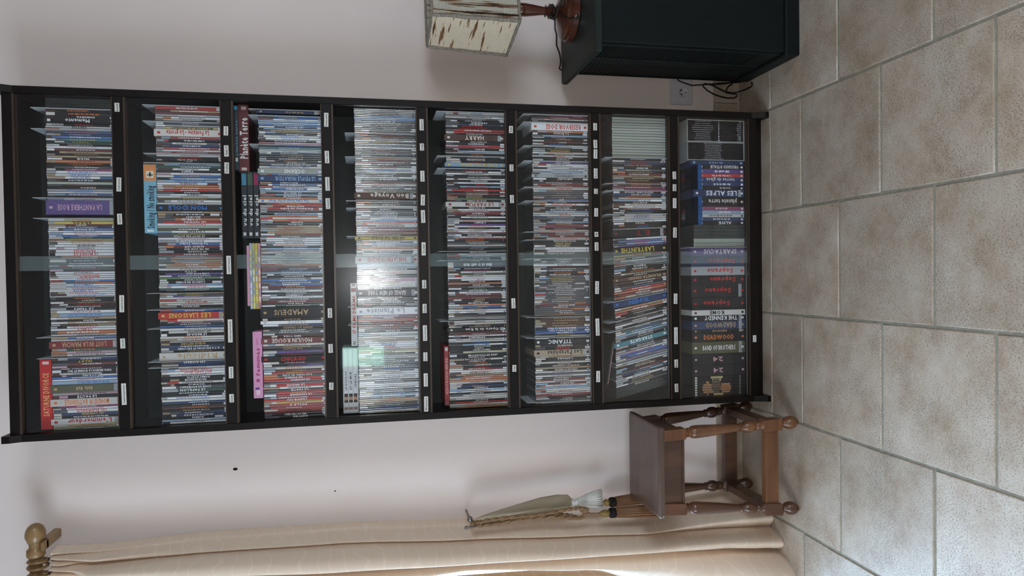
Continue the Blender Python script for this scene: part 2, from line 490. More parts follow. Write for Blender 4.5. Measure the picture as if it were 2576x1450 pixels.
def scribble(rng, length, height):
    """print too small to read: strokes grouped like words"""
    vs = []; fs = []; x = -length / 2
    while x < length / 2 - 0.002:
        for _ in range(rng.randint(2, 5)):
            w = height * rng.uniform(0.22, 0.5)
            y0 = -height / 2; y1 = height / 2 * rng.choice((0.5, 1, 1))
            b = len(vs)
            vs += [(x, y0), (x + w, y0), (x + w, y1), (x, y1)]; fs.append((b, b + 1, b + 2, b + 3))
            x += w + height * 0.18
            if x > length / 2: break
        x += height * 0.5
    return vs, fs, length
ROWS = [
    (1083, """247.6 q5;270.4 |;276.1 K O UNBREAKABLE;283.1 K O;292.0 K W SHINING;298.3 K! W Memento;311.0 K R;318.0 W K VERTIGE;323.1 W;327.5 |;328.4 G;331.3 B;336.4 n;342.7 B W;349.1 T Y;355.4 E Y;360.2 E;363.3 K W;368.1 W p;374.4 r W;380.8 t N;387.1 K t;391.9 t;397.3 K W MARIE;403.0 O r;410.9 K O;415.7 K t;418.8 D W;424.5 m W;429.9 W B;437.9 W B LE GRAND BLEU;443.6 W B UNE NOUNOU;450.6 K W;457.5 g K;464.8 K R;469.6 K W;475.9 G;482.3 W;487.0 B W;493.4 W R;495.0 |;499.7 W;504.5 P! p LA PANTHERE ROSE;540.9 |;550.5 y O;556.8 Y K BRAZIL;564.7 r W ADIEU;569.5 n W;574.2 B W LA SOUPE;580.6 W B;585.3 W R;591.7 B W;596.4 E Y;601.2 Y O;605.3 y;609.1 W O;615.5 W K GRANDIR;621.8 W K;628.2 W R PRINCESSES;636.1 W R LE MONDE DE;644.0 O W;648.8 D W;652.6 D G;660.5 D W;666.5 W;671.5 N p;677.1 K m;683.0 W K;689.7 W R;694.6 W R MARIAGE MIXTE;699.6 W R;704.9 B W;709.5 T O;714.5 W B L'EMPLOYE;719.5 W B;724.4 W r;728.7 W B LA VERITE;734.4 W R;739.3 W;744.3 w;747.6 K O;754.2 K w GOLDEN BOY;758.5 N t;764.2 K R;769.1 K W;774.1 K W LE TEMPS;780.7 W m;788.3 b B;797.3 t N;803.9 K W FAITH;808.9 t W;814.8 N t;820.5 W R;826.1 W R FAMILY;832.1 O W;840.3 W K;845.3 |;847.9 B W MARION;853.6 W r;858.5 r! t LOST IN LA MANCHA;875.8 E O;883.4 p K;890.0 W K;896.6 |;899.9 n W;906.6 K Y JALAT;913.2 r W;919.8 K r;925.4 K W;929.7 K W PAPA MAMAN LA BONNE ET MOI;937.4 w K;943.0 n W YOYAGES;947.9 B W;952.9 W R;957.9 b B;967.8 F! t;987.0 p K;994.3 K W LE PACTE;1002.6 w! O MONSIEUR BATIGNOLE;1020.8 m W;1025.8 W R;1030.7 W R LES BLAIREAUX;1039.0 n Y LES COMPERES;1045.6 K W;1052.3 W! R L'emmerdeur;1067.2 Y r;1072.1 t K;1077.1 e W"""),
    (1067, """265.0 |;269.1 R W;277.7 t W;283.1 r K;288.8 G W;294.5 W K;300.9 W K;304.7 |;309.4 D W;314.8 G w;319.9 Y K MERCI POUR LE CHOCOLAT;326.9 w! R La Fontaine - Le grotte;344.3 R W;350.7 K W;358.6 w D;364.3 n W;371.3 R W;377.0 W R;382.4 R W;386.5 |;389.3 w R;395.1 K R;400.8 K W La Fleur du Mal;405.5 K W Claude;408.7 |;412.5 b K;417.9 E W;423.6 W K;429.0 K W TEMPS;434.7 W p;441.0 B t;447.4 b W;453.1 b B LES SOEURS FACHEES;459.4 W r HANNIBAL;465.8 O Y;471.2 O W;476.6 R W;482.3 K W;488.0 W K L'ENNUI;493.4 W K;498.1 F Y;503.5 W K;510.2 W r;515.6 K! B MON IDOLE;531.4 t W;536.8 K W;543.5 N W MAUDIT;548.9 O W LA VIERGE;555.9 R W LES VISITEURS;562.2 w R;568.5 g W;574.2 F W;580.6 W K L'AVENIR;586.3 F Y;591.7 K W LE GOUT DES AUTRES;598.0 W r;603.7 W K;610.7 B W La Bonne Soupe;618.0 r W BAGDAD CAFE;624.4 K W MA VIE SANS MOI;630.4 K w NO PASARAN;637.0 r W;643.4 r W;646.6 G w;647.8 O g;652.6 F W;654.2 t;659.2 O W;663.8 O W NIKITA;669.1 O;674.8 w r;680.7 K w OTTO;686.4 P W LUNE POUR SALE;692.3 n W;697.0 e W;702.3 K W COUP DE TORCHON;707.2 K W L'AMOUR EN RUINES;713.5 b R;718.8 W R;725.4 T W;730.1 t W;732.7 |;737.7 F Y;743.3 P w;747.6 w p;753.2 w K;758.2 w R MES STARS ET MOI;763.2 w N;768.5 K W GERMINAL;774.1 t;776.4 |;779.1 B W;785.7 R! Y LES LIAISONS;802.3 w Y;808.9 m W;813.2 E W;818.8 B W;824.4 |;826.4 W K;832.1 w K LES CHORISTES;838.7 K W LE MARIAGE;846.0 w O VOLPINE;851.9 w r;856.9 G R;862.5 K Y QUELLE HISTOIRE;868.5 n W;874.4 n W IL Y A DES JOURS ET DES LUNES;881.1 K t;886.7 w! t Ridicule;906.6 |;908.9 n W LES RIVIERES;915.5 n B;921.5 |;923.4 w r;928.1 W R CUISINE AMERICAINE;934.7 W R girl next door;942.0 w K;947.0 K W ROMEO JULIETTE;952.9 K W NOCE BLANCHE;959.5 w K;965.2 K W;971.1 D W LUCIE DE BOURDEAU;977.7 E W LE PAPILLON;986.0 K W;992.0 K W;997.6 W B;1003.6 w b CRIAUTITE;1010.2 n W;1015.8 K w;1022.5 N O;1029.1 K t;1035.7 n W;1041.7 n W AUGUSTIN DOM JUAN;1047.9 K W AMEN;1053.9 b W;1059.9 W K"""),
    (1053, """276.8 |;279.1 n! t;287.8 |;294.4 B Y;300.2 W B;304.3 b Y;308.9 b W;313.8 B W;318.2 n W LES ENFANTS;323.4 b W;327.7 t Y BIENVENUE;332.1 F t;337.0 n W UN DIMANCHE;341.4 w B;347.2 W B;352.9 K W;358.7 p W;364.5 |;366.6 n B;370.9 T W;375.5 g W;379.6 W;383.4 n W;388.3 K t;393.5 K t ROBERT;398.7 K W;403.6 K O;408.0 K w SUR LA TERRE DES;412.3 n w SUR LA TERRE DE MES ANCETRES;419.0 w B Les Sagas - Tous les combats pour mes cinq amours;425.3 g! W OCEANS;438.4 B W;442.7 n! b LE PEUPLE MIGRATEUR;457.8 n W MICROCOSMOS;463.0 B W LA PLANETE BLEUE;468.8 w r;473.1 B W DAUPHINS;478.9 b W;483.8 K W LA MARCHE;488.5 b W;492.0 K W LE PASSAGE;496.9 O W;502.1 w! B Una Cuba Ouest et Far West;510.8 R Y;516.6 r W ANTOINE;522.4 R W Du baiser au bebe;529.6 K t;535.4 b P;541.8 O r;547.0 w p;552.2 O R LE PEPE;557.1 K W RESTER;562.0 K W;567.3 t r;572.5 t r;577.4 t r;582.3 t r;587.5 r e;592.7 D W;597.7 W K;602.6 W K;608.4 W;613.6 W O;618.8 K W;623.7 b W;629.5 p W;633.9 w;638.2 w;642.5 w;643.0 w;646.9 w;647.4 w;651.2 w;651.3 w;655.4 w O;655.6 w;659.6 w;663.7 O w;669.1 r K;675.0 N w;680.1 n b;684.5 b W;689.0 K W;693.4 K W;698.8 D W;703.2 B W;708.8 K W;713.3 B W REMEMBER;718.9 r t NAKED LUNCH;725.5 K W;729.9 W K;735.0 K W;740.3 K W COMMENT;745.3 W G;750.7 K W;755.7 r W;761.7 K w Il fait bon;767.0 E t;772.0 K! t AMADEUS;800.2 K t;806.8 W! G SANTE;815.1 n t;821.0 K t SOUPE AU CANARD;828.4 K W;833.5 K w;838.2 K r;843.3 N W NEW YORK;849.2 r! w MOULIN ROUGE;864.0 w K;870.0 N t;875.3 K t Les Visages;881.8 P m;889.3 K r;895.8 K! R CHICAGO>;909.4 K p;916.0 K P;922.5 w O LES DEUX;929.3 N t;935.3 R Y;941.2 E W Les seins de Lola;947.7 R W LE DIABLE;953.6 R W LES AMOUREUX;959.6 D r;965.5 R W LA MAISON;972.9 W K;978.3 N W LA SORTIE;984.2 R Y;990.7 R W LA PARISIENNE;997.0 r W;1002.6 R W L'AMOUR FOU;1009.4 Y R;1015.4 R W FOLLE A;1022.8 R w;1028.7 R r;1034.1 r K;1039.1 K W MILOU EN MAI;1045.9 K W AMITIES"""),
    (1038, """267.5 w5;274.2 W;277.6 W K;282.0 W;285.8 w K;290.1 b B;295.0 b W;299.4 B W;303.7 K W BUENOS;308.9 D W;313.8 K w;318.2 K W;322.5 K W MUOVO;327.5 D W;332.1 K;337.0 |;338.8 K R;343.7 K R PICASSO;348.3 D W;352.7 W K;357.0 K Y;361.6 G W INTRUSES;366.3 D W;370.3 W G;374.7 K W;379.0 D R;383.4 K W;387.1 K w DIEN BIEN PHU;392.0 n;395.5 |;397.8 t O;402.2 D r;406.8 r W;411.7 K W ZIGEUNER;416.7 D r LES NOTES;421.9 w t;426.8 b B;431.1 w W;435.5 K W;439.8 K W RAINMAN;444.5 W D;449.1 K W HAMBURG;454.3 K r;458.7 r K;463.0 w R;467.9 K W;472.3 D W LE TEMPS DU;476.9 K t;481.2 F w;485.6 N! w Bon Voyage;501.2 K w;505.0 |;507.0 D W;512.2 K w LA DERNIERE;518.0 w G;523.8 |;525.3 K W VANITE;529.9 D W;534.5 n W LA MAISON DU SAULE;539.4 K W;544.1 G W EN DIRECT;548.7 w B;553.4 b B;557.7 R w;562.0 w r;566.7 r W;571.0 D r;575.9 R W;580.6 K r;585.2 O R;589.8 K W;593.9 |;595.6 Y! K WE FEED THE WORLD;603.2 w K;607.8 D W;612.1 b W LE GRAND BLANC;617.1 t W;621.7 O R;626.6 w W;631.0 K W;635.6 D W;640.2 w;644.3 w;645.3 W! R DANS LA PEAU DE JACQUES;662.3 b W;666.7 w B;671.2 b;675.6 K W;680.4 w G;685.1 w;689.9 K W;694.6 D W;699.3 p W;704.1 p w;708.8 w;713.6 w r;718.3 w;723.1 D W;729.0 D! w GANGS OF NEW YORK;745.9 K w;750.7 K W MONTANA;755.4 K W;760.2 D W;764.6 K;769.7 |;771.2 K W;773.5 W! G Le Pianiste;792.8 m W;797.6 K W CINEMA;802.3 R O;806.8 R t;811.5 R W;815.1 |;816.6 r W LE FOU;821.6 D R RENOIR;826.4 K r;831.1 K W LE TRAIN;835.8 w W;840.6 G W LE MAGNIFIQUE;845.3 w t;850.1 t w;854.8 t N;859.6 W K;864.3 W B LE SECRET;869.1 W R PRINCE;873.8 w N;878.6 t F;883.3 y F L'AUTRE;888.1 K t;892.8 G g;897.6 w K;902.3 D w;907.1 K W;911.8 D g;916.6 K w;921.3 D W;926.1 K B;930.8 D W;935.5 w r;940.3 W G;945.0 G W LE COUPLE;949.8 w G ENSEMBLE;954.5 D W;959.3 K w;964.0 W w;968.8 w G L'ETE;973.5 G W;978.3 K w;983.0 D W;987.8 K b;992.5 b W BLUEBERRY>;997.9 K W;1002.6 t O;1007.4 t R;1012.1 K W;1016.9 D W;1021.6 n B;1026.4 B W;1031.1 w t;1035.8 t w"""),
    (1026, """282.7 |;284.3 w B SKULLS;289.0 G w;293.1 W K;298.7 D W;302.8 K W;307.0 K W PRESIDENT;311.9 n W KIRIKOU;316.6 K R UNE MINUTE DE TROP;321.3 K R;326.3 R W KISS KISS BANG BANG;331.8 R K;336.0 K W HAUTE TENSION;340.1 N! w HARRY;355.3 K w DA VINCI CODE;360.0 K W CONFIDENCE>;365.5 R p;370.5 R D;373.8 K W MUSIC;378.8 b W;383.5 w B;387.1 K O POIROT;392.0 K W;392.6 |;395.4 K t;399.0 K W DRAGON ROUGE>;405.0 K r HANNIBAL;410.6 b! Y L'ARME DE CHOIX;420.8 |;426.3 K R;430.7 D W MAUX SECRETS;435.7 w K;440.1 K G;444.5 K W;449.2 w D;453.4 K w SENTINELS;458.3 W b;463.0 K R SEVEN;467.7 b r;472.2 K R;476.9 R w CORNEUR;481.5 K t;486.0 r W;490.7 K w;494.8 K Y LE CERCLE ROUGE;499.0 e O;503.1 K w NOUS NE SOMMES;508.6 w! r LE PARFUM;521.0 K W LE COUSIN;525.7 W r;530.7 R W;534.9 r W TABOU;540.4 K w;544.5 W K;549.2 K e;553.6 w R;558.3 K W L'ENJEU;563.3 P m;568.0 W O;572.2 K t;576.6 W K;580.4 W;585.1 r w;589.3 K W FRENCH CONNECTION;594.8 W r;598.7 r O BIRD;602.5 K O;607.2 K W;610.8 D w Donnie Darko;615.5 w t;619.9 D b;624.6 K w;628.5 D W JANNO;630.2 |;632.9 K w MYSTIC RIVER;637.6 W m;641.8 b W;646.2 D w;650.1 K w SALE TEMPS POUR LES FLIQUES;654.5 |;655.6 D w MELVILLE;658.6 q6;658.9 D W;673.9 K W;678.7 K m;682.4 W K;687.5 F w;692.5 W K;697.3 W p;702.1 W R PULP;706.7 K w BILLIE D'ENFER;711.2 O R;715.7 K W OCEAN'S ELEVEN;720.5 N W;724.2 K e ETERNEL;728.7 D W IL S'EN ALLAIT;733.8 W K;738.9 r W;743.4 N r;748.2 r t;752.4 K Y TRAFIC;756.7 K w TUNNEL;760.6 K W UNE FOIS LE BRONX;765.4 O w;769.9 B Y CASSE;774.5 n t;778.4 w r;783.2 W K;788.0 K w albino;792.5 D r;797.1 g G;801.6 W K;804.4 |;807.2 w K WHITE;811.8 w t;816.6 K t TOTAL KHEOPS;820.8 K w;825.0 K! w Opera de la Rue;833.8 N r;838.6 r w;842.8 W;847.3 K W REVERSIBLE;851.9 w K;856.4 w G;860.9 K B;865.4 b W DEMON;869.7 K w REVOLUTION;874.5 K w ORFEO;878.7 K W PIERROT LE FOU;883.5 y e;888.6 D K;891.4 K W MILLION DOLLAR BABY>;897.6 K w Les Liaisons;902.1 K w LES DISPARUS DE ST AGIL;906.9 K w LE TOMBEAU;911.8 K O;916.3 D w M LE MAUDIT;921.6 K R;926.2 r w LA RUPTURE;931.0 W O;935.8 w K LA BETE HUMAINE;940.8 t K;945.6 O w;949.9 O W L'UN ET L'AUTRE VIT;955.0 O t;959.8 w K;964.9 K P;969.4 n t L'ANNEE;973.9 K w PREMIERE;978.4 b W;982.7 w r HOLLYWOOD;987.5 K W;992.3 w G;996.5 W K;1001.0 w D;1005.8 K w BONSOIR;1010.1 R W;1014.9 w R;1019.4 t r;1023.6 O t"""),
    (1010, """288.5 |;290.9 K m;295.4 r W;299.5 W K;303.6 K r;308.1 K;309.7 |;311.1 W! R RESERVOIR DOGS;329.1 O w POLICE PYTHON;334.6 K W Le Brasier;340.1 b p;345.1 K w;348.4 K t KATMANDOU;353.1 K r;357.2 r W EN EAU;360.6 K B DIE HARD>;365.5 W;368.8 |;369.9 K W;373.8 K t;378.0 K Y OPERATION DRAGON;382.9 w R;387.6 D w;391.2 w R KUNG FU;395.4 K W AMERICAN STRAY;400.3 K W STARSHIP;404.8 |;407.5 P W NIGHT CITY;412.8 W K;417.5 W K;421.6 W G;425.7 W K;430.7 b W;435.4 W;439.6 S! K;447.8 K W CHEVALIERS;453.4 K r DRIVEN;458.3 D W;463.0 R w CLIFFHANGER;467.2 r;470.8 |;472.7 w R ROCKY BALBOA;478.2 D t;483.8 D t;489.3 D t;494.8 D t;500.3 B W JFK;505.6 |;507.2 K w;511.9 W R LES GRANDES GUEULES;517.5 K w;521.9 K W MOBY DICK;525.7 K W LE SALAIRE DE LA PEUR;530.7 b W;535.4 w K;539.6 w R JAGUAR;544.5 n w;548.7 D b;552.8 K W;557.0 b W;561.1 r Y MARATHON;565.8 m r;569.9 r m;574.4 K w;578.2 w R;582.7 |;584.6 r W;588.7 r w;592.9 r W VIE;597.6 w R;602.8 |;604.5 K w LE PROFESSIONNEL;610.3 K Y GUET APENS;616.4 K w LE MARGINAL;621.9 W G;628.8 W p;634.9 K w A BOUT DE SOUFFLE;641.2 q3;648.5 |;651.3 K w DIAMANTS;656.4 D w CRIMES;660.9 D;664.0 W K LICENCE;669.7 K r;674.5 D w;679.0 D;683.5 K O;688.6 K W CASINO ROYALE 007>;693.7 D t;698.2 D Y;702.7 D Y;707.2 D w;711.8 D w OCTOPUSSY;716.3 D w;720.8 D w OPERATION;725.3 D w;729.8 D W;734.4 D w;738.9 D W;743.4 D t;747.9 D w;752.4 D w;756.9 D w;761.5 D O;766.0 r W MEURS UN AUTRE;770.8 D w GOLDFINGER;775.6 D;780.4 D W;785.2 D w DOCTEUR NO;790.6 t O;794.5 |;797.6 N t;803.8 N t;810.1 N t;816.6 N t;823.6 B W MEMOIRE DANS LA PEAU;829.3 n W LA MORT DANS LA PEAU;834.9 B W ULTIMATUM;840.0 K Y;844.0 W K;847.6 |;849.6 D w;853.3 K! W TITANIC;866.8 K w SLEEPERS>;872.8 K R PETER;880.1 t! K Les Parapluies;895.6 t r;899.9 K W L'AFFAIRE;905.0 K D LES BRIGADES;909.8 w r;914.6 K W;918.2 K w LE JUGE ET L'ASSASSIN;923.3 t O;928.1 K w CUIRASSE POTEMKINE;933.2 w K;938.3 D P;943.4 w K;947.9 D w;952.7 r W UCKOVTCH;957.8 w K DERRIERE;962.6 r w FRANKY;967.7 W;972.5 b B;977.3 w W;981.8 w r;986.6 G w FANTASIO;991.1 R w;995.9 K r;1000.2 K w RESSAC;1004.4 D W NOIRLAC;1008.6 W K;1014.3 |"""),
    (968, """298.2 g15;399.0 |;400.4 K W;405.2 D r;409.8 n R KILLER BEES;415.7 K t Fantome de l'Opera;421.9 K W MUMMY;427.3 D w;432.6 K t;438.0 r W GENERATION PERDUE;442.8 t N;448.0 N w;452.8 K t AMERICAN WEREWOLF;458.2 N r;462.5 |;464.6 N O HUIT DE FUREUR;470.3 m w;475.6 m P;480.5 |;482.4 K W PERDUS DANS L'ESPACE;488.3 n w MINORITY REPORT;493.7 K O;498.0 w O;502.0 b W ALIEN;507.9 K w ROBOTS;513.3 w r;518.7 W K;524.0 r w;528.1 K B;532.9 K w;536.7 |;538.8 W K;542.8 w P L'INVASION;547.4 w B;551.7 W K;557.1 K w MARS;562.5 K r;567.0 K B GREMLINS;571.1 w g;574.3 K! r E T;593.1 W G;598.5 B R;604.1 b R;609.2 P K;614.6 K! Y LABYRINTHE;631.6 Y R DUNE;636.9 |;638.8 K W;644.2 G W;649.0 D W;651.0 D w;654.4 w K;657.1 K W VENUS;663.4 K w LE DERNIER;669.8 K O;674.4 t K;679.4 K w PLANETE;684.1 N! t PLANETE SINGES;693.7 N;699.2 K w;704.7 D B;709.4 R w;714.9 O W AVATAR;719.9 r W CATWOMAN;725.4 w K BRAZIL 1985;731.5 |;733.7 n! B X-MEN;750.2 t R;755.7 O W MAD MAX;761.2 K t;766.2 K W;770.9 K G PERDU;775.0 |;776.9 K t;781.9 D w HIGHLANDER;787.4 W K;792.9 K w;797.0 |;799.0 D w EVOLUTION;803.9 D B;808.6 T W;813.6 b W;818.2 D W PAYCHECK;824.0 K w;830.1 T! W STARGATE;841.7 K b;846.6 K w HAUTE VOLTIGE;852.1 D W;857.6 p w CLONES;862.6 B r;867.5 B W;872.8 P p;877.5 w;880.2 |;882.4 b G;887.4 w G;892.1 K t PREDESTINE;896.7 K w L'INCROYABLE HULK;901.7 K r;906.4 D w;911.3 n b;916.3 K W;921.0 W K;926.5 K w;931.5 K Y;936.4 D g;940.8 K w EXISTENZ;945.8 q5"""),
    (999.5, """300.9 &10;358.2 &10;404.4 n! b;414.6 K! W VIREGARD D'ITALIE;425.4 P! W;437.2 R! w;446.6 n! w terres de glace;458.7 n! W;468.9 K! w;477.5 n! W LES ALPES;495.3 K! w planete terre;520.0 m! w;529.9 b! W;538.8 w! K;546.9 n! w;556.3 K! W ALIVE;565.7 q4;600.1 g2;621.6 |;623.5 P! w SPARTACUS;643.1 n! R;645.0 n! R Soprano;670.9 S! R Soprano;693.0 K! R Soprano;715.1 K! R Soprano;748.3 K! R Soprano;780.1 w! K ROME;793.9 K! W THE KENNEDY;808.0 n! t DEADWOOD;829.2 K! t DEADWOOD;836.7 K! O DEADWOOD>;860.2 F! W BAND OF BROTHERS>;890.0 K! p 24;918.5 K! p 24;946.6 *8"""),
]

# ------------------------------------------------------------------ the room
RX0, RX1, RY0, RZ1 = -3.0, 3.0, -6.0, 2.75


def wall_with_hole(name, axis, pos, a0, a1, z0, z1, holes, th, mat, sign):
    """axis 'y': wall in the xz plane at y=pos; 'x': wall in the yz plane at x=pos; th goes outwards"""
    mb = MB()
    cuts = sorted({a0, a1, *[h[0] for h in holes], *[h[1] for h in holes]})
    for u, v in zip(cuts[:-1], cuts[1:]):
        zs = [(z0, z1)]
        for h in holes:
            if h[0] <= u and v <= h[1]: zs = [(z0, h[2]), (h[3], z1)]
        for p, q in zs:
            if q - p < 1e-4: continue
            lo, hi = sorted((pos, pos + sign * th))
            if axis == 'y': mb.box(u, v, lo, hi, p, q)
            else: mb.box(lo, hi, u, v, p, q)
    return tag(mb.build(name, mat), None, kind='structure')


wall = wall_with_hole('wall_back', 'y', 0.0, RX0 - .15, RX1 + .15, -0.05, RZ1, [(-2.5, -1.02, 0.0, 2.15)], 0.15, M['paint_wall'], 1)
wall['label'] = 'pale pinkish-grey painted plaster wall behind the bookcase'
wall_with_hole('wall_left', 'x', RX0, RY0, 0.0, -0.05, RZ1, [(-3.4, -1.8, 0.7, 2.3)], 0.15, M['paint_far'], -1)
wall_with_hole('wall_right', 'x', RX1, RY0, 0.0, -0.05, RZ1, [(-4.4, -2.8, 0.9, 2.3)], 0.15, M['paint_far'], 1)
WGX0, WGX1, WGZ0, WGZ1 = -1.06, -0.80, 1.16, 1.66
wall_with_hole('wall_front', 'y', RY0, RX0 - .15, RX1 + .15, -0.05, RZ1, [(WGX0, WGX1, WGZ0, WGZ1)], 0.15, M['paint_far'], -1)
mb = MB(); mb.box(RX0, RX1, RY0, 0, RZ1, RZ1 + .1)
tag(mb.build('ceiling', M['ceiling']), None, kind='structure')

# floor: grout bed with stone tiles laid in a half bond
mb = MB(); mb.box(RX0, RX1, RY0, 0.0, -0.05, -0.0035)
floor = tag(mb.build('floor', M['grout']), 'mottled beige stone tiles with grey joints', kind='structure')
TX, TW, GR = 0.5165, 0.3462, 0.0034
rng = random.Random(4)


def wob_tile(sx, sy, seed):
    """tile top with a softly worn uneven rim"""
    r = random.Random(seed)
    n = 5
    ring = []
    for k in range(n): ring.append((-sx / 2 + sx * k / n, -sy / 2))
    for k in range(n): ring.append((sx / 2, -sy / 2 + sy * k / n))
    for k in range(n): ring.append((sx / 2 - sx * k / n, sy / 2))
    for k in range(n): ring.append((-sx / 2, sy / 2 - sy * k / n))
    mb = MB(); K = len(ring); vs = []
    for x, y in ring: vs.append((x, y, -0.02))
    o1 = [(x * (1 - r.uniform(0, .006)), y * (1 - r.uniform(0, .006))) for x, y in ring]
    for x, y in o1: vs.append((x, y, -0.0022))
    for x, y in o1: vs.append((x * 0.985, y * 0.985, 0.0))
    fs = []
    for l in range(2):
        for j in range(K): fs.append((l * K + j, l * K + (j + 1) % K, (l + 1) * K + (j + 1) % K, (l + 1) * K + j))
    fs.append(tuple(2 * K + j for j in range(K)))
    mb.add(vs, fs)
    mb.sm = [True] * (2 * K) + [False]
    return mb


tile_meshes = {}
for k in range(-2, 7):
    xr = TX - k * TW; xl = xr - TW
    ys = [0.0, -0.2087]
    y = -0.3776 if k % 2 == 0 else -0.5549
    while y > -3.0: ys.append(y); y -= 0.3475
    for a, b in zip(ys[:-1], ys[1:]):
        key = (round(a - b, 3), rng.randint(0, 2))
        if key not in tile_meshes:
            o = wob_tile(TW - 2 * GR, (a - b) - 2 * GR, hash(key) & 255).build('tile', M['tile'])
            tile_meshes[key] = o.data
        else:
            o = bpy.data.objects.new('tile', tile_meshes[key]); C.objects.link(o)
        o.parent = floor; o.location = ((xl + xr) / 2, (a + b) / 2, 0)

# skirting of the same stone
sk = empty('baseboard_back', (0, 0, 0)); tag(sk, 'low skirting of beige stone tiles along the wall', kind='structure')
x = 1.62
while x > -0.98:
    mb = MB(); mb.box(max(x - 0.343, -1.0), x, -0.011, -0.0005, 0.004, 0.1)
    mb.build('tile', M['tile'], sk)
    x -= 0.3462
mb = MB(); mb.box(-1.0, 1.62, -0.006, -0.0002, 0.0, 0.004)
mb.build('joint', M['label'], sk)

# garden door on the left behind the curtain, two unseen side windows added for fill, and the small mirrored window
def window(name, axis, pos, a0, a1, z0, z1, bars, gm, label):
    w = empty(name, (0, 0, 0)); tag(w, label, kind='structure')
    f = MB(); t = 0.05 if a1 - a0 > .5 else 0.02
    def bb(mb, u, v, p, q, d):
        if axis == 'y': mb.box(u, v, pos - d, pos + d, p, q)
        else: mb.box(pos - d, pos + d, u, v, p, q)
    bb(f, a0, a0 + t, z0, z1, .03); bb(f, a1 - t, a1, z0, z1, .03); bb(f, a0 + t, a1 - t, z1 - t, z1, .03); bb(f, a0 + t, a1 - t, z0, z0 + t, .03)
    for k in range(1, bars):
        c = a0 + (a1 - a0) * k / bars; bb(f, c - t / 2, c + t / 2, z0 + t, z1 - t, .03)
    f.build('window_frame', M['socket'], w)
    for k in range(bars):
        u = a0 + (a1 - a0) * k / bars + t * (1 if k == 0 else .5); v = a0 + (a1 - a0) * (k + 1) / bars - t * (1 if k == bars - 1 else .5)
        g = MB(); bb(g, u, v, z0 + t, z1 - t, .002); g.build('pane', gm, w)


window('door_1', 'y', 0.10, -2.5, -1.02, 0.0, 2.15, 2, M['window_glass'], 'white framed garden door behind the curtain')
window('fill_window_left', 'x', -3.07, -3.4, -1.8, 0.7, 2.3, 2, M['window_glass'], 'added side window, out of view, for fill light')
window('fill_window_right', 'x', 3.07, -4.4, -2.8, 0.9, 2.3, 2, M['window_glass'], 'added window on the right, out of view, for fill light')
window('window_3', 'y', -6.07, WGX0, WGX1, WGZ0, WGZ1, 1, M['window_green'], 'small green-lit window mirrored in the bookcase glass')

# two small marks in the plaster
for px, py, r, rz in ((592, 1181, 0.0075, .3), (843, 1236, 0.003, 0)):
    p = P(px, py, Y=0)
    mb = MB(); mb.lathe([(-.001, r), (.0015, r * .9), (.0015, r * .5)], 10)
    o = mb.build('plaster_hole', M['hole'], wall, (p.x, -0.0008, p.z))
    o.rotation_euler = (math.pi / 2, 0, 0); o.scale = (0.55, 1.0, 1); o['label'] = 'dark drill hole in the plaster'

# ------------------------------------------------------------------ the bookcase
BL, BR, BF = -0.481, 0.510, -0.180
ZT = [2.050, 1.760, 1.475, 1.190, 0.908, 0.628, 0.353, 0.063]      # shelf tops, from the top shelf down
bc = empty('bookcase', ((BL + BR) / 2, -0.09, 0))
tag(bc, 'tall black-brown bookcase with sliding glass doors filled with DVD cases', 'bookcase')
BO = Vector(bc.location)


def bpart(mb, name, mat, label=None):
    o = mb.build(name, mat, bc); o.location = -BO
    if label: o['label'] = label
    return o


for s in (0, 1):
    x0, x1 = (BL, BL + .020) if s == 0 else (BR - .020, BR)
    mb = MB()
    pr = [(-.005, 0), (-.200, 0), (-.200, .012), (BF, .052), (BF, 2.30), (-.192, 2.326), (-.192, 2.345), (-.005, 2.345)]
    k = len(pr)
    mb.add([(x0, y, z) for y, z in pr] + [(x1, y, z) for y, z in pr],
           [tuple(range(k)), tuple(range(2 * k - 1, k - 1, -1))] + [(j, j + k, (j + 1) % k + k, (j + 1) % k) for j in range(k)])
    mb.fix = True
    bpart(mb, 'side_panel', M['wood_black'])
mb = MB(); mb.box(BL + .02, BR - .02, BF, -.005, 2.304, 2.328); bpart(mb, 'top_panel', M['wood_black'])
mb = MB(); mb.box(BL + .02, BR - .02, -.009, -.005, .03, 2.304); bpart(mb, 'back_panel', M['back_black'])
for i, z in enumerate(ZT):
    mb = MB(); mb.bev(BL + .0202, BR - .0202, BF, -.0092, z - .028, z, .0012)
    sh = bpart(mb, 'shelf', M['wood_black'])
    top = (ZT[i - 1] - .028) if i else 2.304
    for zz in ((z, z + .003), (top - .006, top)):
        mb = MB(); mb.box(BL + .021, BR - .021, -.1785, -.1765, zz[0] + .0001, zz[1] - .0001); mb.box(BL + .021, BR - .021, -.1625, -.1605, zz[0] + .0001, zz[1] - .0001)
        mb.box(BL + .021, BR - .021, -.1710, -.1700, zz[0] + .0001, zz[1] - .0001)
        bpart(mb, 'door_track', M['track'])
    mb = MB(); mb.box(-.004, BR - .0215, -.1760, -.1720, z + .0005, top - .0005); bpart(mb, 'glass_door', M['glass'])
    mb = MB(); mb.box(BL + .0215, .038, -.1685, -.1645, z + .0005, top - .0005); bpart(mb, 'glass_door', M['glass'])
    mb = MB(); mb.box(-.0035, .0375, -.1640, -.1632, z + .001, top - .001); bpart(mb, 'overlap_haze', M['strip'], 'added milky strip imitating the glass haze where the two panes overlap')
    mb = MB(); mb.box(BL + .0225, -.004, -.1632, -.1612, z + .0032, z + .0065); bpart(mb, 'door_track', M['rail_glint'])  # pale bar imitating the glint along the left door's bottom edge
mb = MB(); mb.box(BL + .02, BR - .02, -.150, -.140, 0.0, .035); bpart(mb, 'plinth', M['wood_black'])

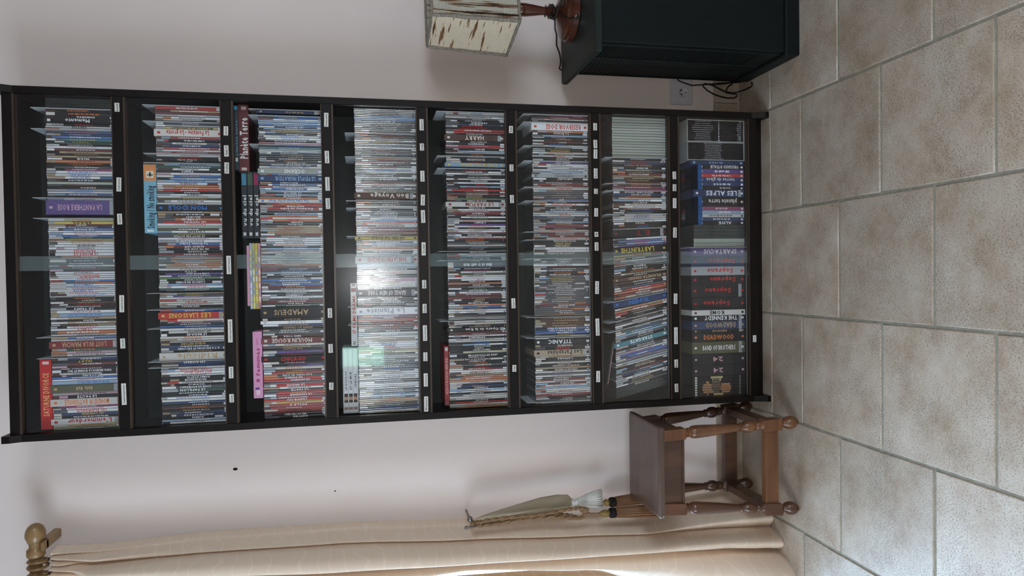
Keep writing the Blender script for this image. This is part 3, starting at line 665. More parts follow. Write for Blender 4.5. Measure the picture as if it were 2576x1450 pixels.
# paper labels stuck along the shelf edges
LAB = [
    [(293, 259, 281, 'horreur'), (301, 447, 482, 'Comédie musicale'), (306, 538, 565, 'Comédie divers'), (310, 743, 786, 'Comédie Européenne'), (312, 852, 877, 'Comédie anglaise'), (315, 965, 1019, 'Comédie française moyen')],
    [(569, 318, 341, 'policier drame'), (571, 366, 394, 'Chabrol'), (572, 409, 437, 'Truffaut'), (578, 644, 690, 'Comédie Dramatique'), (581, 804, 862, 'Comédie Français Woody Allen'), (583, 923, 952, 'dramatique'), (584, 992, 1013, 'Aventure')],
    [(820, 284, 319, 'Dessin animé'), (823, 380, 411, 'Faune / nature'), (825, 446, 480, 'Documentaire'), (826, 499, 526, 'Concerts'), (831, 776, 800, 'Films cultes'), (833, 866, 888, 'Comédies musicales'), (835, 963, 981, 'Truffaut')],
    [(1058, 300, 328, 'Guerre'), (1059, 361, 379, 'Drame'), (1062, 430, 457, 'Histoire vraie'), (1063, 490, 517, 'Policier divers'), (1064, 529, 561, 'Politique'), (1066, 610, 643, 'Social'), (1067, 705, 726, 'divers'), (1067, 765, 788, 'Drames'), (1068, 819, 858, 'Drame psychologique'), (1069, 887, 909, 'Film de procès'), (1069, 940, 973, 'Drame historique'), (1070, 998, 1036, 'Western')],
    [(1280, 317, 335, 'Thriller'), (1283, 414, 431, 'serial'), (1284, 491, 511, 'Polars'), (1287, 751, 776, 'Gangsters'), (1289, 919, 936, 'Polar')],
    [(1492, 310, 328, 'Tarantino'), (1492, 352, 373, 'Arts martiaux'), (1493, 376, 399, 'Catastrophe'), (1495, 424, 449, 'Action'), (1495, 475, 488, 'Sport'), (1496, 524, 545, 'Aventures'), (1496, 584, 596, '18'), (1497, 610, 631, 'Belmondo'), (1498, 708, 740, 'James Bond'), (1499, 802, 845, 'Film de guerre divers'), (1500, 934, 962, 'Film muets')],
    [(1697, 432, 451, 'Fantastique'), (1697, 464, 481, 'Kitsch'), (1698, 499, 524, 'Science fiction'), (1698, 573, 598, 'Fantasy'), (1700, 739, 765, 'Super héros'), (1701, 824, 866, 'Anticipation et futur'), (1702, 905, 925, 'Mutants'), (1702, 966, 987, 'Comédie')],
    [(1897, 844, 861, 'TV séries')]]
lr = random.Random(8)
for i, row in enumerate(LAB):
    for (px, ya, yb, t) in row:
        a = P(px, ya, Y=BF - .0004); b = P(px, yb, Y=BF - .0004)
        h = .0125
        w = a.x - b.x
        mb = MB(); mb.box(-w / 2, w / 2, -.0004, .0004, -h / 2, h / 2)
        zc = ZT[i] - .014
        o = bpart(mb, 'paper_label', M['label']); o.location = Vector(((a.x + b.x) / 2, BF - .0006, zc)) - BO
        o.rotation_euler = (0, lr.uniform(-.03, .03), 0)
        vs, fs, _ = text2d(t, w * .86, .0045 if len(t) > 8 else .006)
        k = MB(); k.add([(x, -.0006, z) for x, z in vs], fs); k.build('lettering', M['ink'], o)

# ------------------------------------------------------------------ everything standing on the shelves
PAL = {'K': (44, 44, 50), 'D': (98, 98, 106), 'N': (98, 66, 54), 'W': (238, 236, 240), 'w': (222, 214, 206), 'G': (170, 172, 178), 'g': (176, 184, 170),  # dark tones raised to include glare off the glass
       'R': (204, 46, 46), 'r': (142, 50, 54), 'P': (108, 82, 156), 'p': (206, 160, 178), 'm': (176, 60, 116), 'B': (58, 116, 196), 'b': (142, 176, 212),
       'n': (50, 70, 118), 'T': (60, 136, 150), 't': (184, 156, 120), 'O': (220, 122, 60), 'Y': (212, 184, 84), 'y': (222, 210, 160), 'E': (58, 98, 84),
       'e': (112, 150, 96), 'F': (104, 104, 74), 'S': (176, 180, 184), 'q': (58, 70, 72)}
CN = {'K': 'black', 'D': 'dark grey', 'N': 'dark brown', 'W': 'white', 'w': 'cream', 'G': 'grey', 'g': 'grey-green', 'R': 'red', 'r': 'dark red', 'P': 'purple',
      'p': 'pink', 'm': 'magenta', 'B': 'blue', 'b': 'light blue', 'n': 'navy', 'T': 'turquoise', 't': 'tan', 'O': 'orange', 'Y': 'yellow', 'y': 'pale yellow',
      'E': 'dark green', 'e': 'light green', 'F': 'olive', 'S': 'silver', 'q': 'clear grey'}
SHELF = ['top shelf', 'second shelf down', 'third shelf down', 'fourth shelf down', 'fifth shelf down', 'sixth shelf down', 'seventh shelf down', 'bottom shelf']
YS = -0.145      # plane of the spines
rng = random.Random(21)


def jit(c, k=.12):
    a = lin(PAL[c] if isinstance(c, str) else c)
    g = (a[0] + a[1] + a[2]) / 3; u = rng.uniform(.12, .42) if k < .3 else .1       # faded and mixed prints
    a = tuple((v * (1 - u) + g * u) * .9 for v in a)
    s = rng.uniform(1 - k, 1 + k)
    return tuple(min(.9, v * s) for v in a)


def contrast(c):
    return rng.choice('WWWwGtbO') if c in 'KDNnErmPFB' else (rng.choice('KKRrBn') if c in 'WwyYgGbtpSe' else 'W')


def spine_text(w, h, tc, text, body=False):
    """title on a spine, as verts in (x, z) local, reading upwards (or downwards if it ends in >)"""
    down = bool(text) and text.endswith('>')
    t = text.rstrip('>') if text else None
    if t:
        gh = min(w * .72, .016); L = min(h * .62, max(h * .28, gh * .9 * len(t)))
        vs, fs, ln = text2d(t, L, gh, 1.6)
    else:
        gh = min(w * .45, .010); L = h * rng.uniform(.22, .5)
        vs, fs, ln = scribble(rng, L, gh)
    zc = h * rng.uniform(.42, .55)
    if down: return [(w / 2 + b, zc - a) for a, b in vs], fs
    return [(w / 2 - b, zc + a) for a, b in vs], fs


def add_case(mb, tb, T, w, h, d, bg, tc, text, thick, clear=False):
    """a disc case: plastic body, rounded printed spine, lettering; mb gets the case, tb the lettering"""
    col = jit(bg)
    plastic = lin((84, 84, 88)) if not clear else lin((150, 150, 152))
    if bg in 'Ww' and rng.random() < .5: plastic = lin((150, 150, 152))
    g = .0003
    mb.box(g, w - g, .0012, d, 0, h, plastic if not thick else col, T)
    e = .0007 if not thick else .0003
    bands = []          # (z0, z1, colour) from the bottom up
    if thick:
        bands = [(0, h * .06, col), (h * .06, h * .12, jit('G') if rng.random() < .3 else col), (h * .12, h * .9, col), (h * .9, h, col)]
    else:
        tagc = jit('W') if rng.random() < .35 else col
        pic = jit(rng.choice('WwWGtGKDNDwpbOR')) if rng.random() < .55 else col
        pic2 = jit(rng.choice('KDNtGWGw')) if rng.random() < .5 else pic
        alt = jit(rng.choice((bg, bg, bg, tc if tc in PAL else bg)), .2) if rng.random() < .5 else col
        if bg in 'qg': tagc = pic = pic2 = alt = col
        z1 = h * rng.uniform(.07, .10); z2 = h * rng.uniform(.2, .35); z3 = h * rng.uniform(.74, .82); z4 = h * rng.uniform(.86, .92)
        bands = [(0, z1, tagc), (z1, z2, alt if rng.random() < .3 else col), (z2, z3, col), (z3, z4, pic), (z4, h, pic2)]
    xs = [e, e + (w - 2 * e) * .25, e + (w - 2 * e) * .75, w - e]
    bul = .0005 if not thick else .0002
    ys = [.0008, .0008 - bul, .0008 - bul, .0008]
    for z0, z1, c in bands:
        z0 = max(z0, .0015); z1 = min(z1, h - .0015)
        vs = [(x, y, z) for z in (z0, z1) for x, y in zip(xs, ys)]
        mb.add(vs, [(j, j + 1, j + 5, j + 4) for j in range(3)], c, not thick, T)
    if not thick:       # turned-in ends of the spine
        vs = [(x, y, z) for z in (.0015,) for x, y in zip(xs, ys)]
        mb.add(vs + [(w - e, .0012, .0), (e, .0012, 0)], [(0, 5, 4, 3, 2, 1)], col, False, T)
        vs = [(x, y, h - .0015) for x, y in zip(xs, ys)]
        mb.add(vs + [(w - e, .0012, h), (e, .0012, h)], [(0, 1, 2, 3, 4, 5)], col, False, T)
    if bg in 'qg' and not text: return
    vs, fs = spine_text(w, h, tc, text)
    yt = .0008 - bul - .0002
    tcol = lin(PAL[tc]) if tc in PAL else lin(PAL['W'])
    tb.add([(x, yt, z) for x, z in vs], fs, tcol, False, T)
    if thick or rng.random() < .35:      # small rating and format marks
        s = min(w * .5, .007)
        for zf in ((.05, .93) if thick else (.045,)):
            tb.add([(w / 2 - s / 2, yt, h * zf - s * .6), (w / 2 + s / 2, yt, h * zf - s * .6), (w / 2 + s / 2, yt, h * zf + s * .6), (w / 2 - s / 2, yt, h * zf + s * .6)],
                   [(0, 1, 2, 3)], tcol, False, T)


def ordinal(n):
    return f"{n}{'th' if 10 <= n % 100 <= 20 else {1: 'st', 2: 'nd', 3: 'rd'}.get(n % 10, 'th')}"


MIDX = [205, 477, 735, 972, 1193, 1405, 1676, 1800]      # image column at which the spine edges were read
CASE_H = [.184, .186, .186, .190, .190, .188, .190, .205]
slim = []        # collected, the largest become objects, the rest one stuff mesh
order = 0
for ri, (yend, data) in enumerate(ROWS):
    ent = []
    for e in data.split(';'):
        y, rest = e.split(' ', 1); ent.append((float(y), rest))
    # expand runs of blank cases
    items = []
    for j, (y, rest) in enumerate(ent):
        y2 = ent[j + 1][0] if j + 1 < len(ent) else yend
        if rest[0] in 'qgw' and rest[1:].isdigit() and len(rest) > 1:
            n = int(rest[1:])
            for q in range(n): items.append((y + (y2 - y) * q / n, y + (y2 - y) * (q + 1) / n, rest[0] + ' .'))
        else: items.append((y, y2, rest))
    cnt = 0; dcnt = 0
    for (ya, yb, rest) in items:
        xa = P(MIDX[ri], ya, Y=YS).x; xb = P(MIDX[ri], yb, Y=YS).x
        xa = min(xa, BR - .0215); xb = max(xb, BL + .0215)
        w = xa - xb
        if w < .0004 and rest[0] != '|': continue
        tilt = 0.0
        if ri == 6:
            tilt = math.radians(min(14, max(0, (ya - 520) / (690 - 520) * 7)) if ya < 690 else min(12.6, 7 + (ya - 690) / 110 * 6.5))
        zb = ZT[ri] + .0001
        T = Matrix.Translation((xb, YS, zb)) @ Matrix.Rotation(-tilt, 4, 'Y')
        if tilt: T = Matrix.Translation((xb, YS, zb)) @ Matrix.Rotation(-tilt, 4, 'Y') @ Matrix.Scale(math.cos(tilt) ** .5, 4, (1, 0, 0))
        if rest[0] == '|':
            dcnt += 1
            mb = MB()
            ht = .219
            if ri == 2 and ya < 450: ht = .2125
            if ri == 6 and ya > 870: ht = .194
            vs2 = [(-.009, 0), (.125, 0), (.125, ht - .004), (.121, ht), (-.007, ht), (-.009, ht - .002)]
            k = len(vs2)
            mb.add([(.0, y, z) for y, z in vs2] + [(.0012, y, z) for y, z in vs2],
                   [tuple(range(k)), tuple(range(2 * k - 1, k - 1, -1))] + [(a, a + k, (a + 1) % k + k, (a + 1) % k) for a in range(k)])
            mb.fix = True
            o = mb.build('divider_card', M['divider'])
            o.location = T.translation; o.rotation_euler = (0, -tilt, 0)
            tag(o, f"frosted plastic divider card, {ordinal(dcnt)} from the lamp end on the {SHELF[ri]}", 'divider', f"divider cards on the {SHELF[ri]}")
            continue
        cnt += 1
        if rest[0] == '&':
            n = int(rest[1:]); bs = empty('box_set', ((xa + xb) / 2, YS, zb))
            tag(bs, f"{'cream slipcase of ten numbered black disc cases' if ya < 310 else 'pale slipcase of ten black disc cases with plain text'} on the bottom shelf", 'box set')
            h = .213; t = .0022; d = .125
            mb = MB(); hw = w / 2 - .0003
            c = lin((178, 176, 164)) if ya < 310 else lin((160, 162, 164))
            mb.box(-hw, -hw + t, -.004, d, 0, h, c); mb.box(hw - t, hw, -.004, d, 0, h, c)
            mb.box(-hw + t, hw - t, -.004, d, 0, t, c); mb.box(-hw + t, hw - t, -.004, d, h - t, h, c); mb.box(-hw + t, hw - t, d - t, d, t, h - t, c)
            mb.build('slipcase', M['card'], bs)
            cw = (2 * hw - 2 * t) / n
            for q in range(n):
                m2 = MB(); x0 = hw - t - (q + 1) * cw
                m2.box(x0 + .0002, x0 + cw - .0002, 0, d - .01, t + .0003, h - t - .0005, lin((30, 31, 36)))
                vs, fs, _ = scribble(rng, rng.uniform(.05, .08), .0028)
                zc = h * (.72 if ya < 310 else .55)
                m2.add([(x0 + cw / 2 - b, -.0004, zc + a) for a, b in vs], fs, lin(PAL['G']))
                if ya < 310:
                    vs, fs, _ = text2d(str(q + 1), .01, .0052)
                    m2.add([(x0 + cw / 2 + b, -.0004, h * .44 - a) for a, b in vs], fs, lin(PAL['W']))
                    vs, fs, _ = scribble(rng, .014, .0045)
                    m2.add([(x0 + cw / 2 - b, -.0004, h * .08 + a) for a, b in vs], fs, lin(PAL['G']))
                m2.build('disc_case', M['card'], bs)
            continue
        if rest[0] == '*':
            n = int(rest[1:]); bs = empty('box_set', ((xa + xb) / 2, YS, zb))
            tag(bs, 'set of eight black cases whose spines join into one orange and cream picture', 'box set')
            cw = w / n; h = .2
            for q in range(n):
                m2 = MB(); x1 = w / 2 - q * cw; x0 = x1 - cw
                m2.box(x0 + .0003, x1 - .0003, .0, .128, 0, h, lin((28, 32, 36)))
                for (fa, fb, c) in ((.915, .955, (220, 220, 214)), (.10, .12, (150, 150, 150))):
                    m2.add([(x0 + .0012, -.0003, h * fa), (x1 - .0012, -.0003, h * fa), (x1 - .0012, -.0003, h * fb), (x0 + .0012, -.0003, h * fb)], [(0, 1, 2, 3)], lin(c))
                f = (q + .5) / n
                for (cz, hz, cy, hy, c) in ((.72, .10, .62, .32, (176, 134, 100)), (.56, .09, .5, .42, (112, 94, 82)), (.38, .10, .62, .30, (180, 130, 94)), (.55, .12, .1, .12, (190, 176, 130)), (.66, .06, .78, .14, (200, 166, 122)), (.52, .09, .95, .08, (186, 168, 120))):
                    u = abs(f - cy) / hy
                    if u < 1:
                        hh = hz * math.sqrt(1 - u * u)
                        y = -.0004 - .00008 * (cz * 10 % 3)
                        m2.add([(x0 + .0006, y, h * (cz - hh)), (x1 - .0006, y, h * (cz - hh)), (x1 - .0006, y, h * (cz + hh)), (x0 + .0006, y, h * (cz + hh))], [(0, 1, 2, 3)], lin(c))
                m2.build('disc_case', M['card'], bs)
            continue
        tok = rest.split(' ', 2)
        thick = '!' in tok[0]
        bg = tok[0].rstrip('!')
        tc = tok[1] if len(tok) > 1 and tok[1] in PAL else contrast(bg)
        text = tok[2] if len(tok) > 2 else None
        blank = len(tok) > 1 and tok[1] == '.'
        if len(bg) > 1: bg = bg[0]
        h = CASE_H[ri] + rng.uniform(-.0008, .0008); d = .130
        dy = rng.uniform(-.0008, .0012)
        if thick and ri < 7: h += .004; dy = -.003; d = .134
        if ri == 7:
            h = .172 if 405 < ya < 567 and not text in ('LES ALPES',) and bg != 'K!' else .2
            if text == 'LES ALPES': h = .19
            if text == 'BAND OF BROTHERS': dy = -.003
        if ri == 7 and blank: h = .19
        T = Matrix.Translation((0, dy, 0)) @ T
        rec = (ri, cnt, w, h, d, bg, tc, text, thick or ri == 7, T, tilt, blank)
        if thick or (ri == 7) or blank:
            mb = MB(); tb = MB()
            add_case(mb, tb, None, w, h, d, bg, tc, text, not blank)
            nm = 'blank_disc_case' if blank else ('blu_ray_case' if ri == 7 and h < .18 else 'boxed_film')
            o = mb.build(nm, M['sleeve' if nm != 'boxed_film' else 'card'])
            o.matrix_world = T
            if tb.v: tb.build('lettering', M['card'], o)
            if nm == 'blank_disc_case':
                tag(o, f"unprinted {CN[bg]} disc case, {ordinal(cnt)} from the lamp end of the {SHELF[ri]}", 'disc case', f"unprinted cases on the {SHELF[ri]}")
            elif nm == 'blu_ray_case':
                tag(o, f"short {CN[bg]} disc case with blue top, {ordinal(cnt)} from lamp end, {SHELF[ri]}", 'disc case', 'short blue-topped cases on the bottom shelf')
                t2 = MB(); t2.box(.0004, w - .0004, -.0008, .004, h - .014, h + .0006, lin((34, 88, 150))); t2.box(.0004, w - .0004, .0045, .1, h + .0001, h + .0006, lin((24, 44, 66))); t2.build('blue_top', M['card'], o)
            else:
                tag(o, f"thick {CN[bg]} film box with {CN[tc]} lettering, {ordinal(cnt)} from lamp end, {SHELF[ri]}", 'film box', f"thick film boxes on the {SHELF[ri]}")
        else: slim.append(rec)

# the 300 slim cases that show largest stand alone, the rest are one mass
def shown(r):
    return r[2] * r[3] / ((r[9].translation - CAM).length ** 2) * (1.12 if r[0] < 3 else 1.0)


big = set(id(r) for r in sorted(slim, key=shown, reverse=True)[:300])
rest_mb = MB(); clear_faces = []
for r in slim:
    ri, cnt, w, h, d, bg, tc, text, _, T, tilt, _b = r
    if id(r) in big:
        mb = MB(); tb = MB()
        add_case(mb, tb, None, w, h, d, bg, tc, text, False, ri == 3)
        o = mb.build('dvd_case', M['clear_sleeve' if ri == 3 else 'sleeve']); o.matrix_world = T
        if tb.v: tb.build('lettering', M['sleeve'], o)
        tag(o, f"slim {CN[bg]} DVD case with {CN[tc]} lettering, {ordinal(cnt)} from lamp end, {SHELF[ri]}", 'DVD case', f"slim DVD cases on the {SHELF[ri]}")
    else:
        f0 = len(rest_mb.f)
        add_case(rest_mb, rest_mb, T, w, h, d, bg, tc, text, False, ri == 3)
        if ri == 3: clear_faces += range(f0, len(rest_mb.f))
o = rest_mb.build('remaining_dvd_cases', M['sleeve'])
o.data.materials.append(M['clear_sleeve'])
for f_ in clear_faces: o.data.polygons[f_].material_index = 1
tag(o, 'remaining slim DVD cases packed side by side on the lower shelves', 'DVD cases', kind='stuff')


# cases and boxes lying flat on top of the rows
def lying(name, x0, x1, ya, yb, col, text, tcol, label, cat, shelf, d=.135, size=.6, marks=(), group=None, y=YS, tiltz=0.0, off=0.0, zb=None, th=None):
    a = P((x0 + x1) / 2, ya, Y=y); b = P((x0 + x1) / 2, yb, Y=y)
    zt = P(x0, (ya + yb) / 2, Y=y).z; z0 = P(x1, (ya + yb) / 2, Y=y).z
    if zb is not None: z0 = zb
    if th is not None: zt = z0 + th
    w = a.x - b.x; h = zt - z0
    mb = MB(); mb.bev(-w / 2, w / 2, 0, d, 0, h, .0008, lin(col))
    o = mb.build(name, M['card']); o.location = ((a.x + b.x) / 2, y, z0); o.rotation_euler = (0, tiltz, 0)
    tb = MB()
    if text:
        vs, fs, _ = text2d(text, w * .62, h * size, 1.5); tb.add([(x + off * w, -.0003, z + h / 2) for x, z in vs], fs, lin(tcol))
    for k_, (fa, fb, ga, gb, c) in enumerate(marks):
        ym = -.0002 - .0001 * k_
        tb.add([(w * (fa - .5), ym, h * ga), (w * (fb - .5), ym, h * ga), (w * (fb - .5), ym, h * gb), (w * (fa - .5), ym, h * gb)], [(0, 1, 2, 3)], lin(c))
    if tb.v: tb.build('lettering', M['card'], o)
    tag(o, label, cat, group)
    return o, h


def top_of(ri): return ZT[ri] + CASE_H[ri] + .0012


lying('boxed_film', 101, 123, 905, 1082, (196, 44, 42), 'SATURNE DIVORCE', (226, 170, 110), 'red film box lying flat on the row at the curtain end of the top shelf', 'film box', 0, size=.5, marks=[(.93, .97, .2, .75, (230, 200, 200))], zb=top_of(0))
lying('boxed_film', 362, 389, 413, 587, (128, 182, 204), 'Smoking / No smoking', (34, 40, 52), 'light blue film box with orange end lying flat on the second shelf down', 'film box', 1, size=.62, off=-.12,
      marks=[(.76, .995, .02, .98, (222, 142, 84)), (.8, .9, .2, .8, (226, 220, 196)), (.82, .88, .4, .55, (40, 36, 34)), (.835, .85, .25, .7, (40, 36, 34)), (.02, .05, .3, .8, (220, 230, 235))], zb=top_of(1), tiltz=-.0)
zdiv = ZT[2] + .2125 + .0006
lying('boxed_film', 600, 624, 263, 432, (98, 44, 44), 'Planète Terre', (226, 220, 216), 'dark red film box lettered in white, lying flat at the lamp end, third shelf down', 'film box', 2, size=.74, marks=[(.02, .06, .25, .75, (205, 190, 186)), (.92, .97, .2, .7, (190, 170, 166))], zb=zdiv)
lying('boxed_film', 588, 599, 265, 428, (44, 62, 74), 'planète terre', (96, 130, 146), 'dark blue film box lying on the dark red box, third shelf down', 'film box', 2, size=.7, marks=[(.93, .99, .1, .9, (80, 160, 200)), (.13, .19, .2, .8, (200, 200, 200))], zb=zdiv + .0298, th=.0115)
for k, (x0, x1, ed, pos) in enumerate(((630, 646, (150, 40, 84), 'lowest of three'), (615, 629, (70, 96, 70), 'middle of three'), (599, 613, (70, 130, 160), 'topmost of three'))):
    th = .0165
    lying('dvd_case', x0, x1, 432, 600, (44, 48, 54), 'vu du ciel', (222, 222, 222), f'black disc case lying flat, third shelf down, {pos}', 'DVD case', 2, size=.62, off=-.08,
          marks=[(.80, .97, .1, .9, ed), (.04, .09, .3, .75, (210, 210, 210))], zb=top_of(2) + k * (th + .0006), th=th, group='black disc cases lying flat')
for k, (c, nm) in enumerate((((214, 150, 160), 'pink and white'), ((206, 186, 84), 'yellow'), ((196, 190, 120), 'cream and yellow'), ((172, 186, 208), 'pale blue'), ((220, 158, 182), 'plain pink'))):
    th = .0076
    lying('dvd_case', 640, 650, 612 + (6 if k == 4 else 0), 778 - (8 if k == 4 else 0), c, None, c, f'{nm} slim DVD case lying flat, {ordinal(k + 1)} from bottom of its stack', 'DVD case', 2,
          marks=[(.02 + .1 * j, .09 + .1 * j, .25, .8, rng.choice(((236, 230, 230), (180, 120, 150), (150, 160, 190), (230, 214, 130)))) for j in range(9)] if k != 4 else [], zb=top_of(2) + k * (th + .0004), th=th, group='pastel DVD cases lying flat')
lying('boxed_film', 627, 652, 835, 1003, (226, 158, 196), '8 femmes', (170, 60, 110), 'pink film box lying flat on the third shelf down', 'film box', 2, size=.42, off=.0,
      marks=[(.05, .12, .3, .7, (240, 210, 226)), (.13, .16, .35, .8, (90, 60, 130)), (.8, .9, .45, .6, (214, 130, 170))], zb=top_of(2) + .0005, th=.027)
lying('boxed_film', 861, 878, 713, 872, (206, 206, 204), '17 FILMS DRAMA', (196, 60, 54), 'white film box with red lettering lying flat on the fourth shelf down', 'film box', 3, size=.52, marks=[(.86, .92, .1, .9, (130, 40, 44)), (.02, .08, .3, .7, (150, 150, 150)), (.95, .99, .2, .8, (120, 120, 120))], zb=top_of(3), th=.019)
# open slipcase holding three cases
a = P(873, 877, Y=YS); b = P(873, 1040, Y=YS)
w = a.x - b.x; th = .0138
bs = empty('box_set', ((a.x + b.x) / 2, YS, top_of(3))); tag(bs, 'pale grey slipcase with three white cases lying flat at the curtain end, fourth shelf down', 'box set')
mb = MB(); H = 3 * th + .005
c = lin((196, 198, 200))
mb.box(-w / 2, w / 2, -.003, .13, 0, .002, c); mb.box(-w / 2, w / 2, -.003, .13, H - .002, H, c); mb.box(-w / 2, -w / 2 + .002, -.003, .13, .002, H - .002, c); mb.box(w / 2 - .002, w / 2, -.003, .13, .002, H - .002, c)
mb.build('slipcase', M['card'], bs)
for k in range(3):
    m2 = MB(); z0 = .0022 + k * (th + .0003)
    m2.bev(-w / 2 + .0025, w / 2 - .0025, .001, .12, z0, z0 + th, .001, lin((212, 212, 212)))
    vs, fs, _ = text2d(('CHEVAL', 'ET LE MUR', 'LE DOULOS')[k], w * .3, th * .45)
    m2.add([(x + .0, .0006, z + z0 + th / 2) for x, z in vs], fs, lin((70, 70, 80)))
    for fa, fb, cc in ((-.34, -.2, (58, 46, 46)), (-.30, -.25, (170, 130, 110)), (-.45, -.41, (150, 120, 120))):
        m2.add([(w * fa, .0004 - .0002 * (fa == -.30), z0 + .0015), (w * fb, .0004 - .0002 * (fa == -.30), z0 + .0015), (w * fb, .0004 - .0002 * (fa == -.30), z0 + th - .0015), (w * fa, .0004 - .0002 * (fa == -.30), z0 + th - .0015)], [(0, 1, 2, 3)], lin(cc))
    m2.build('disc_case', M['card'], bs)
lying('boxed_film', 1107, 1120, 872, 1022, (150, 56, 58), 'AKIRA KUROSAWA MEMOIRES', (214, 160, 150), 'dark red film box lying flat at the curtain end of the fifth shelf down', 'film box', 4, size=.6, marks=[(.02, .07, .1, .9, (150, 90, 100)), (.92, .98, .2, .8, (200, 190, 196))], zb=top_of(4), th=.0145)

# thin black case leaning on the tilted row, seventh shelf
o_, _ = lying('dvd_case', 1508, 1520, 862, 970, (30, 34, 36), None, (0, 0, 0), 'thin black case with pink edge lying askew on the leaning cases, seventh shelf down', 'DVD case', 6,
      d=.13, marks=[(.0, 1.0, .0, .25, (176, 128, 128))], zb=.0, th=.008)
o_.location = (P(1535, 915, Y=-.14).x, -.140, 0.5535); o_.rotation_euler = (0, math.radians(9), 0)

# ------------------------------------------------------------------ stool
st = empty('stool', (-.66, -.205, 0)); tag(st, 'small turned-leg oak stool standing between bookcase and curtain', 'stool')
SO = Vector(st.location)


def spart(mb, name, mat, label=None, sm=False):
    o = mb.build(name, mat, st, autosmooth=sm); o.location = -SO
    if label: o['label'] = label
    return o


mb = MB()
sx0, sx1, sy0, sy1 = -.803, -.512, -.332, -.073
lay = [(.4465, .010), (.449, .004), (.4535, .0015), (.456, .003), (.4575, .0005), (.464, 0), (.467, .0015), (.4685, .004), (.470, .010), (.470, .012)]
vs = []; fs = []
for z, i in lay:
    x0, x1, y0, y1, r = sx0 + i, sx1 - i, sy0 + i, sy1 - i, .006
    vs += [(x0 + r, y0, z), (x1 - r, y0, z), (x1, y0 + r, z), (x1, y1 - r, z), (x1 - r, y1, z), (x0 + r, y1, z), (x0, y1 - r, z), (x0, y0 + r, z)]
for l in range(len(lay) - 1):
    for j in range(8): fs.append((l * 8 + j, l * 8 + (j + 1) % 8, l * 8 + 8 + (j + 1) % 8, l * 8 + 8 + j))
fs += [tuple(range(8)), tuple((len(lay) - 1) * 8 + j for j in range(8))]
mb.add(vs, fs); mb.fix = True
spart(mb, 'seat', M['stool_seat'])
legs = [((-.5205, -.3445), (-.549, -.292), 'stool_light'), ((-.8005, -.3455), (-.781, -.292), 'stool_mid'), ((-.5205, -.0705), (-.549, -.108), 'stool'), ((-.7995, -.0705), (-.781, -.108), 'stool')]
upper = [(.372, .0125), (.3695, .0155), (.366, .0100), (.3625, .0100), (.3605, .0148), (.3575, .0152), (.355, .0118), (.352, .0150), (.347, .0188), (.338, .0205), (.325, .0205), (.30, .0192), (.26, .0165), (.225, .0138), (.197, .0112), (.192, .0108), (.190, .0138), (.186, .0140), (.184, .0112), (.180, .0138), (.172, .0182), (.162, .0198), (.152, .0185), (.143, .0142), (.139, .0122), (.136, .0150), (.132, .0152), (.129, .0112), (.125, .0112), (.122, .0145), (.118, .0160)]
foot = [(.056, .0150), (.052, .0125), (.049, .0100), (.045, .0120), (.038, .0180), (.028, .0212), (.018, .0212), (.009, .0170), (.003, .0110), (0, .0095)]


def legfn(f, t):
    def g(p):
        k = p[2] / .445
        return (p[0] + f[0] + (t[0] - f[0]) * k, p[1] + f[1] + (t[1] - f[1]) * k, p[2])
    return g


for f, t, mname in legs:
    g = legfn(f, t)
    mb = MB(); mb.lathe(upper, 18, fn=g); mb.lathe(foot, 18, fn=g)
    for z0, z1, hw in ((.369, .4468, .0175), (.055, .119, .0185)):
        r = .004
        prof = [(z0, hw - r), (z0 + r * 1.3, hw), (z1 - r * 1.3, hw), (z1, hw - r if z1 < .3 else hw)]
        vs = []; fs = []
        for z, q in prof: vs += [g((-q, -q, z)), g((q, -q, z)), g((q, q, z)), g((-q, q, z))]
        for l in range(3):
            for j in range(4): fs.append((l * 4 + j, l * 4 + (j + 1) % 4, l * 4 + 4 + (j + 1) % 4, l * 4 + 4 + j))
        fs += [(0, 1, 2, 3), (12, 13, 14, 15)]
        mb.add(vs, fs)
    spart(mb, 'leg', M[mname], 'front leg of paler wood' if mname == 'stool_light' else None, True)


def railbox(a, b, z0, z1, th):
    """board from point a to b (xy at mid height) with vertical faces"""
    a, b = Vector((*a, 0)), Vector((*b, 0)); d = (b - a).normalized(); n = Vector((-d.y, d.x, 0)) * (th / 2)
    mb = MB()
    q = [a - n, b - n, b + n, a + n]
    mb.add([(p.x, p.y, z0) for p in q] + [(p.x, p.y, z1) for p in q], [(0, 3, 2, 1), (4, 5, 6, 7), (0, 1, 5, 4), (1, 2, 6, 5), (2, 3, 7, 6), (3, 0, 4, 7)])
    mb.fix = True
    return mb


def lp(i, z):
    f, t, _ = legs[i]; k = z / .445
    return Vector((f[0] + (t[0] - f[0]) * k, f[1] + (t[1] - f[1]) * k))


for i, j in ((0, 1), (2, 3), (0, 2), (1, 3)):
    a, b = lp(i, .41), lp(j, .41); d = (b - a).normalized() * .017
    mb = railbox(a + d, b - d, .381, .4464, .018)
    m2 = railbox(a + d, b - d, .373, .3808, .022); k = len(mb.v); mb.add(m2.v, m2.f)
    spart(mb, 'apron', M['stool'])
    a, b = lp(i, .09), lp(j, .09); d = (b - a).normalized() * .018
    spart(railbox(a + d, b - d, .067, .113, .022), 'stretcher', M['stool_light' if (i, j) == (0, 1) else 'stool'], 'front stretcher of paler wood' if (i, j) == (0, 1) else None)

# ------------------------------------------------------------------ green cabinet on the right
cb = empty('cabinet', (.93, -.19, 0)); tag(cb, 'dark green cabinet with slatted side standing right of the bookcase', 'cabinet')
CO = Vector(cb.location)


def cpart(mb, name, mat, label=None):
    o = mb.build(name, mat, cb); o.location = -CO
    if label: o['label'] = label
    return o


